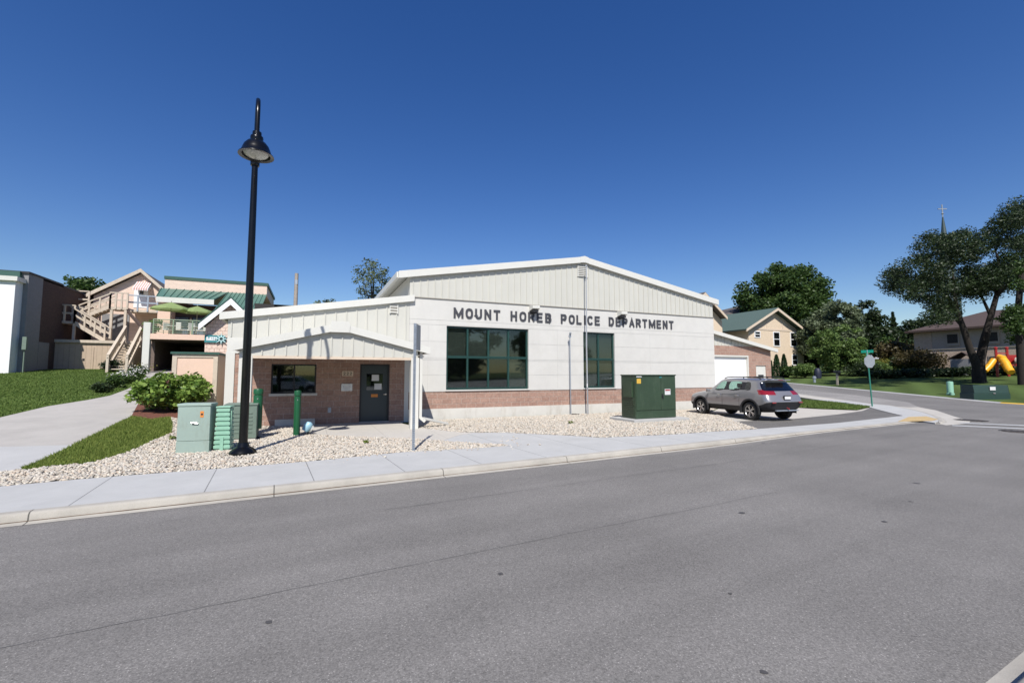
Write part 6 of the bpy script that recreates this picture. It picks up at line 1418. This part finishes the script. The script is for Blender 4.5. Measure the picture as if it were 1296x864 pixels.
# the big two-stemmed tree
TD = 44.0
tb = gz_(1238, 478, TD)
def td(u, v, d=TD): return atD(u, v, d)
t = thing('shade_tree', 'big dark leafed tree with two dividing trunks on the far lawn', 'tree', tb)
w = WB()
limbs = [([tb - Vector((0, 0, .3)), td(1236, 462), td(1227, 440), td(1219, 415), td(1212, 395), td(1196, 370), td(1172, 352, 43)], [.62, .45, .38, .34, .26, .16, .05]),
         ([tb + Vector((.3, 0, -.3)), td(1240, 458), td(1246, 430), td(1254, 400), td(1261, 375), td(1266, 350), td(1285, 325, 45)], [.6, .46, .42, .34, .27, .22, .06]),
         ([td(1212, 395), td(1208, 372), td(1206, 345), td(1200, 315)], [.24, .18, .12, .04]), ([td(1254, 400), td(1240, 370, 45), td(1232, 340, 46)], [.2, .13, .04]),
         ([td(1261, 375), td(1275, 360, 43), td(1296, 350, 42), td(1325, 335, 42)], [.22, .18, .14, .05]), ([td(1196, 370), td(1165, 365, 42), td(1140, 358, 41)], [.12, .08, .03]), ([td(1219, 415), td(1205, 400, 45), td(1190, 392, 46)], [.15, .09, .03]), ([td(1266, 350), td(1262, 325, 44), td(1255, 300, 44)], [.18, .1, .04])]
for pts, rs_ in limbs: w.tube(pts, [q * (.72 if q < .4 else .8) for q in rs_], 10)
w.build('trunk', M['bark'], t, smooth=True)
blobs = [(1160, 345, 30, 22), (1185, 320, 28, 22), (1205, 345, 26, 28), (1175, 372, 26, 14), (1135, 355, 14, 14), (1215, 305, 28, 18), (1240, 330, 26, 24), (1262, 300, 30, 26), (1290, 290, 30, 30), (1290, 335, 28, 22), (1195, 395, 18, 12), (1232, 365, 20, 12), (1320, 320, 34, 40), (1196, 335, 40, 30), (1250, 350, 22, 16), (1275, 350, 22, 18), (1300, 268, 20, 12)]
CS = []; RS = []
for u, v, ru, rv in blobs:
    for _ in range(15):
        a_ = random.uniform(0, 6.28); q = random.random() ** .5; dd_ = TD + random.uniform(-4.5, 4.5); p = atD(u + ru * q * math.cos(a_), v + rv * q * math.sin(a_), dd_); CS.append(p[:]); RS.append(random.uniform(.45, 1.35))
P = clump_points(np.array(CS), np.array(RS), 66000, .5); V, Fc = leaves(P, .11, .5); np_mesh('crown', V, Fc, M['leafC'], t)
t = thing('shade_tree', 'dark tree at the right edge with a straight trunk', 'tree', gz_(1294, 482, 40)); B = Vector(t.location)
w = WB(); w.tube([B - Vector((0, 0, .3)), td(1291, 440, 40), td(1288, 400, 40), td(1292, 350, 40), td(1300, 320, 40)], [.32, .25, .23, .2, .1], 10); w.tube([td(1290, 420, 40), td(1275, 408, 39.6), td(1262, 402, 39.5)], [.14, .09, .03], 8); w.build('trunk', M['bark'], t, smooth=True)
CS = []; RS = []
for u, v, ru, rv in ((1290, 400, 22, 10), (1296, 420, 16, 10), (1310, 390, 26, 30), (1300, 345, 26, 20)):
    for _ in range(10): p = atD(u + random.uniform(-ru, ru), v + random.uniform(-rv, rv), 40 + random.uniform(-2, 2)); CS.append(p[:]); RS.append(random.uniform(.4, .9))
P = clump_points(np.array(CS), np.array(RS), 9000, .6); V, Fc = leaves(P, .11); np_mesh('crown', V, Fc, M['leafA'], t)
# far woods behind everything, a band that closes the horizon
CS = []; RS = []
for i in range(340):
    a_ = R(random.uniform(-62, 62)); d_ = random.uniform(170, 260); x, y = d_ * math.sin(YAW + a_), d_ * math.cos(YAW + a_)
    CS.append((x, y, H(x, y) + random.uniform(0, 2.6))); RS.append(random.uniform(2, 4.0))
P = clump_points(np.array(CS), np.array(RS), 34000, .6); V, Fc = leaves(P, .7); o = np_mesh('distant_woods', V, Fc, M['leafC']); tag(o, 'low dark band of distant woods along the horizon', 'woods', kind='stuff')
# ================================================================== light, sky, camera
az_dir = Vector((.40, 1.0, 0)).normalized(); EL = R(48.5)
sun = bpy.data.lights.new('sun', 'SUN'); sun.energy = 4.8; sun.angle = R(.53); sun.color = (1, .965, .91)
so = bpy.data.objects.new('sun', sun); COL.objects.link(so)
ld = Vector((az_dir.x * math.cos(EL), az_dir.y * math.cos(EL), -math.sin(EL))); so.rotation_euler = ld.to_track_quat('-Z', 'Y').to_euler()
wd = bpy.data.worlds.new('World'); SC.world = wd; wd.use_nodes = True; nt = wd.node_tree
sky = nt.nodes.new('ShaderNodeTexSky'); sky.sky_type = 'NISHITA'; sky.sun_disc = False; sky.sun_elevation = EL
tosun = -ld; sky.sun_rotation = math.atan2(tosun.x, tosun.y); sky.altitude = 300; sky.air_density = 1.08; sky.dust_density = .5; sky.ozone_density = 2.0
hs = nt.nodes.new('ShaderNodeHueSaturation'); hs.inputs['Saturation'].default_value = 1.35; hs.inputs['Hue'].default_value = .516; nt.links.new(sky.outputs[0], hs.inputs['Color'])
bg = nt.nodes['Background']; bg.inputs['Strength'].default_value = .092; nt.links.new(hs.outputs[0], bg.inputs['Color'])
cam = bpy.data.cameras.new('camera'); co = bpy.data.objects.new('camera', cam); COL.objects.link(co); SC.camera = co
cam.sensor_width = 36; cam.lens = 36 * F / 1296; cam.clip_end = 5000; cam.clip_start = .05
co.location = (0, 0, EYE); co.rotation_euler = (R(90) + PIT, 0, -YAW)
SC.view_settings.view_transform = 'Standard'; SC.view_settings.look = 'None'; SC.view_settings.exposure = .32; SC.view_settings.gamma = 1
SC.cycles.max_bounces = 8; SC.cycles.transparent_max_bounces = 24
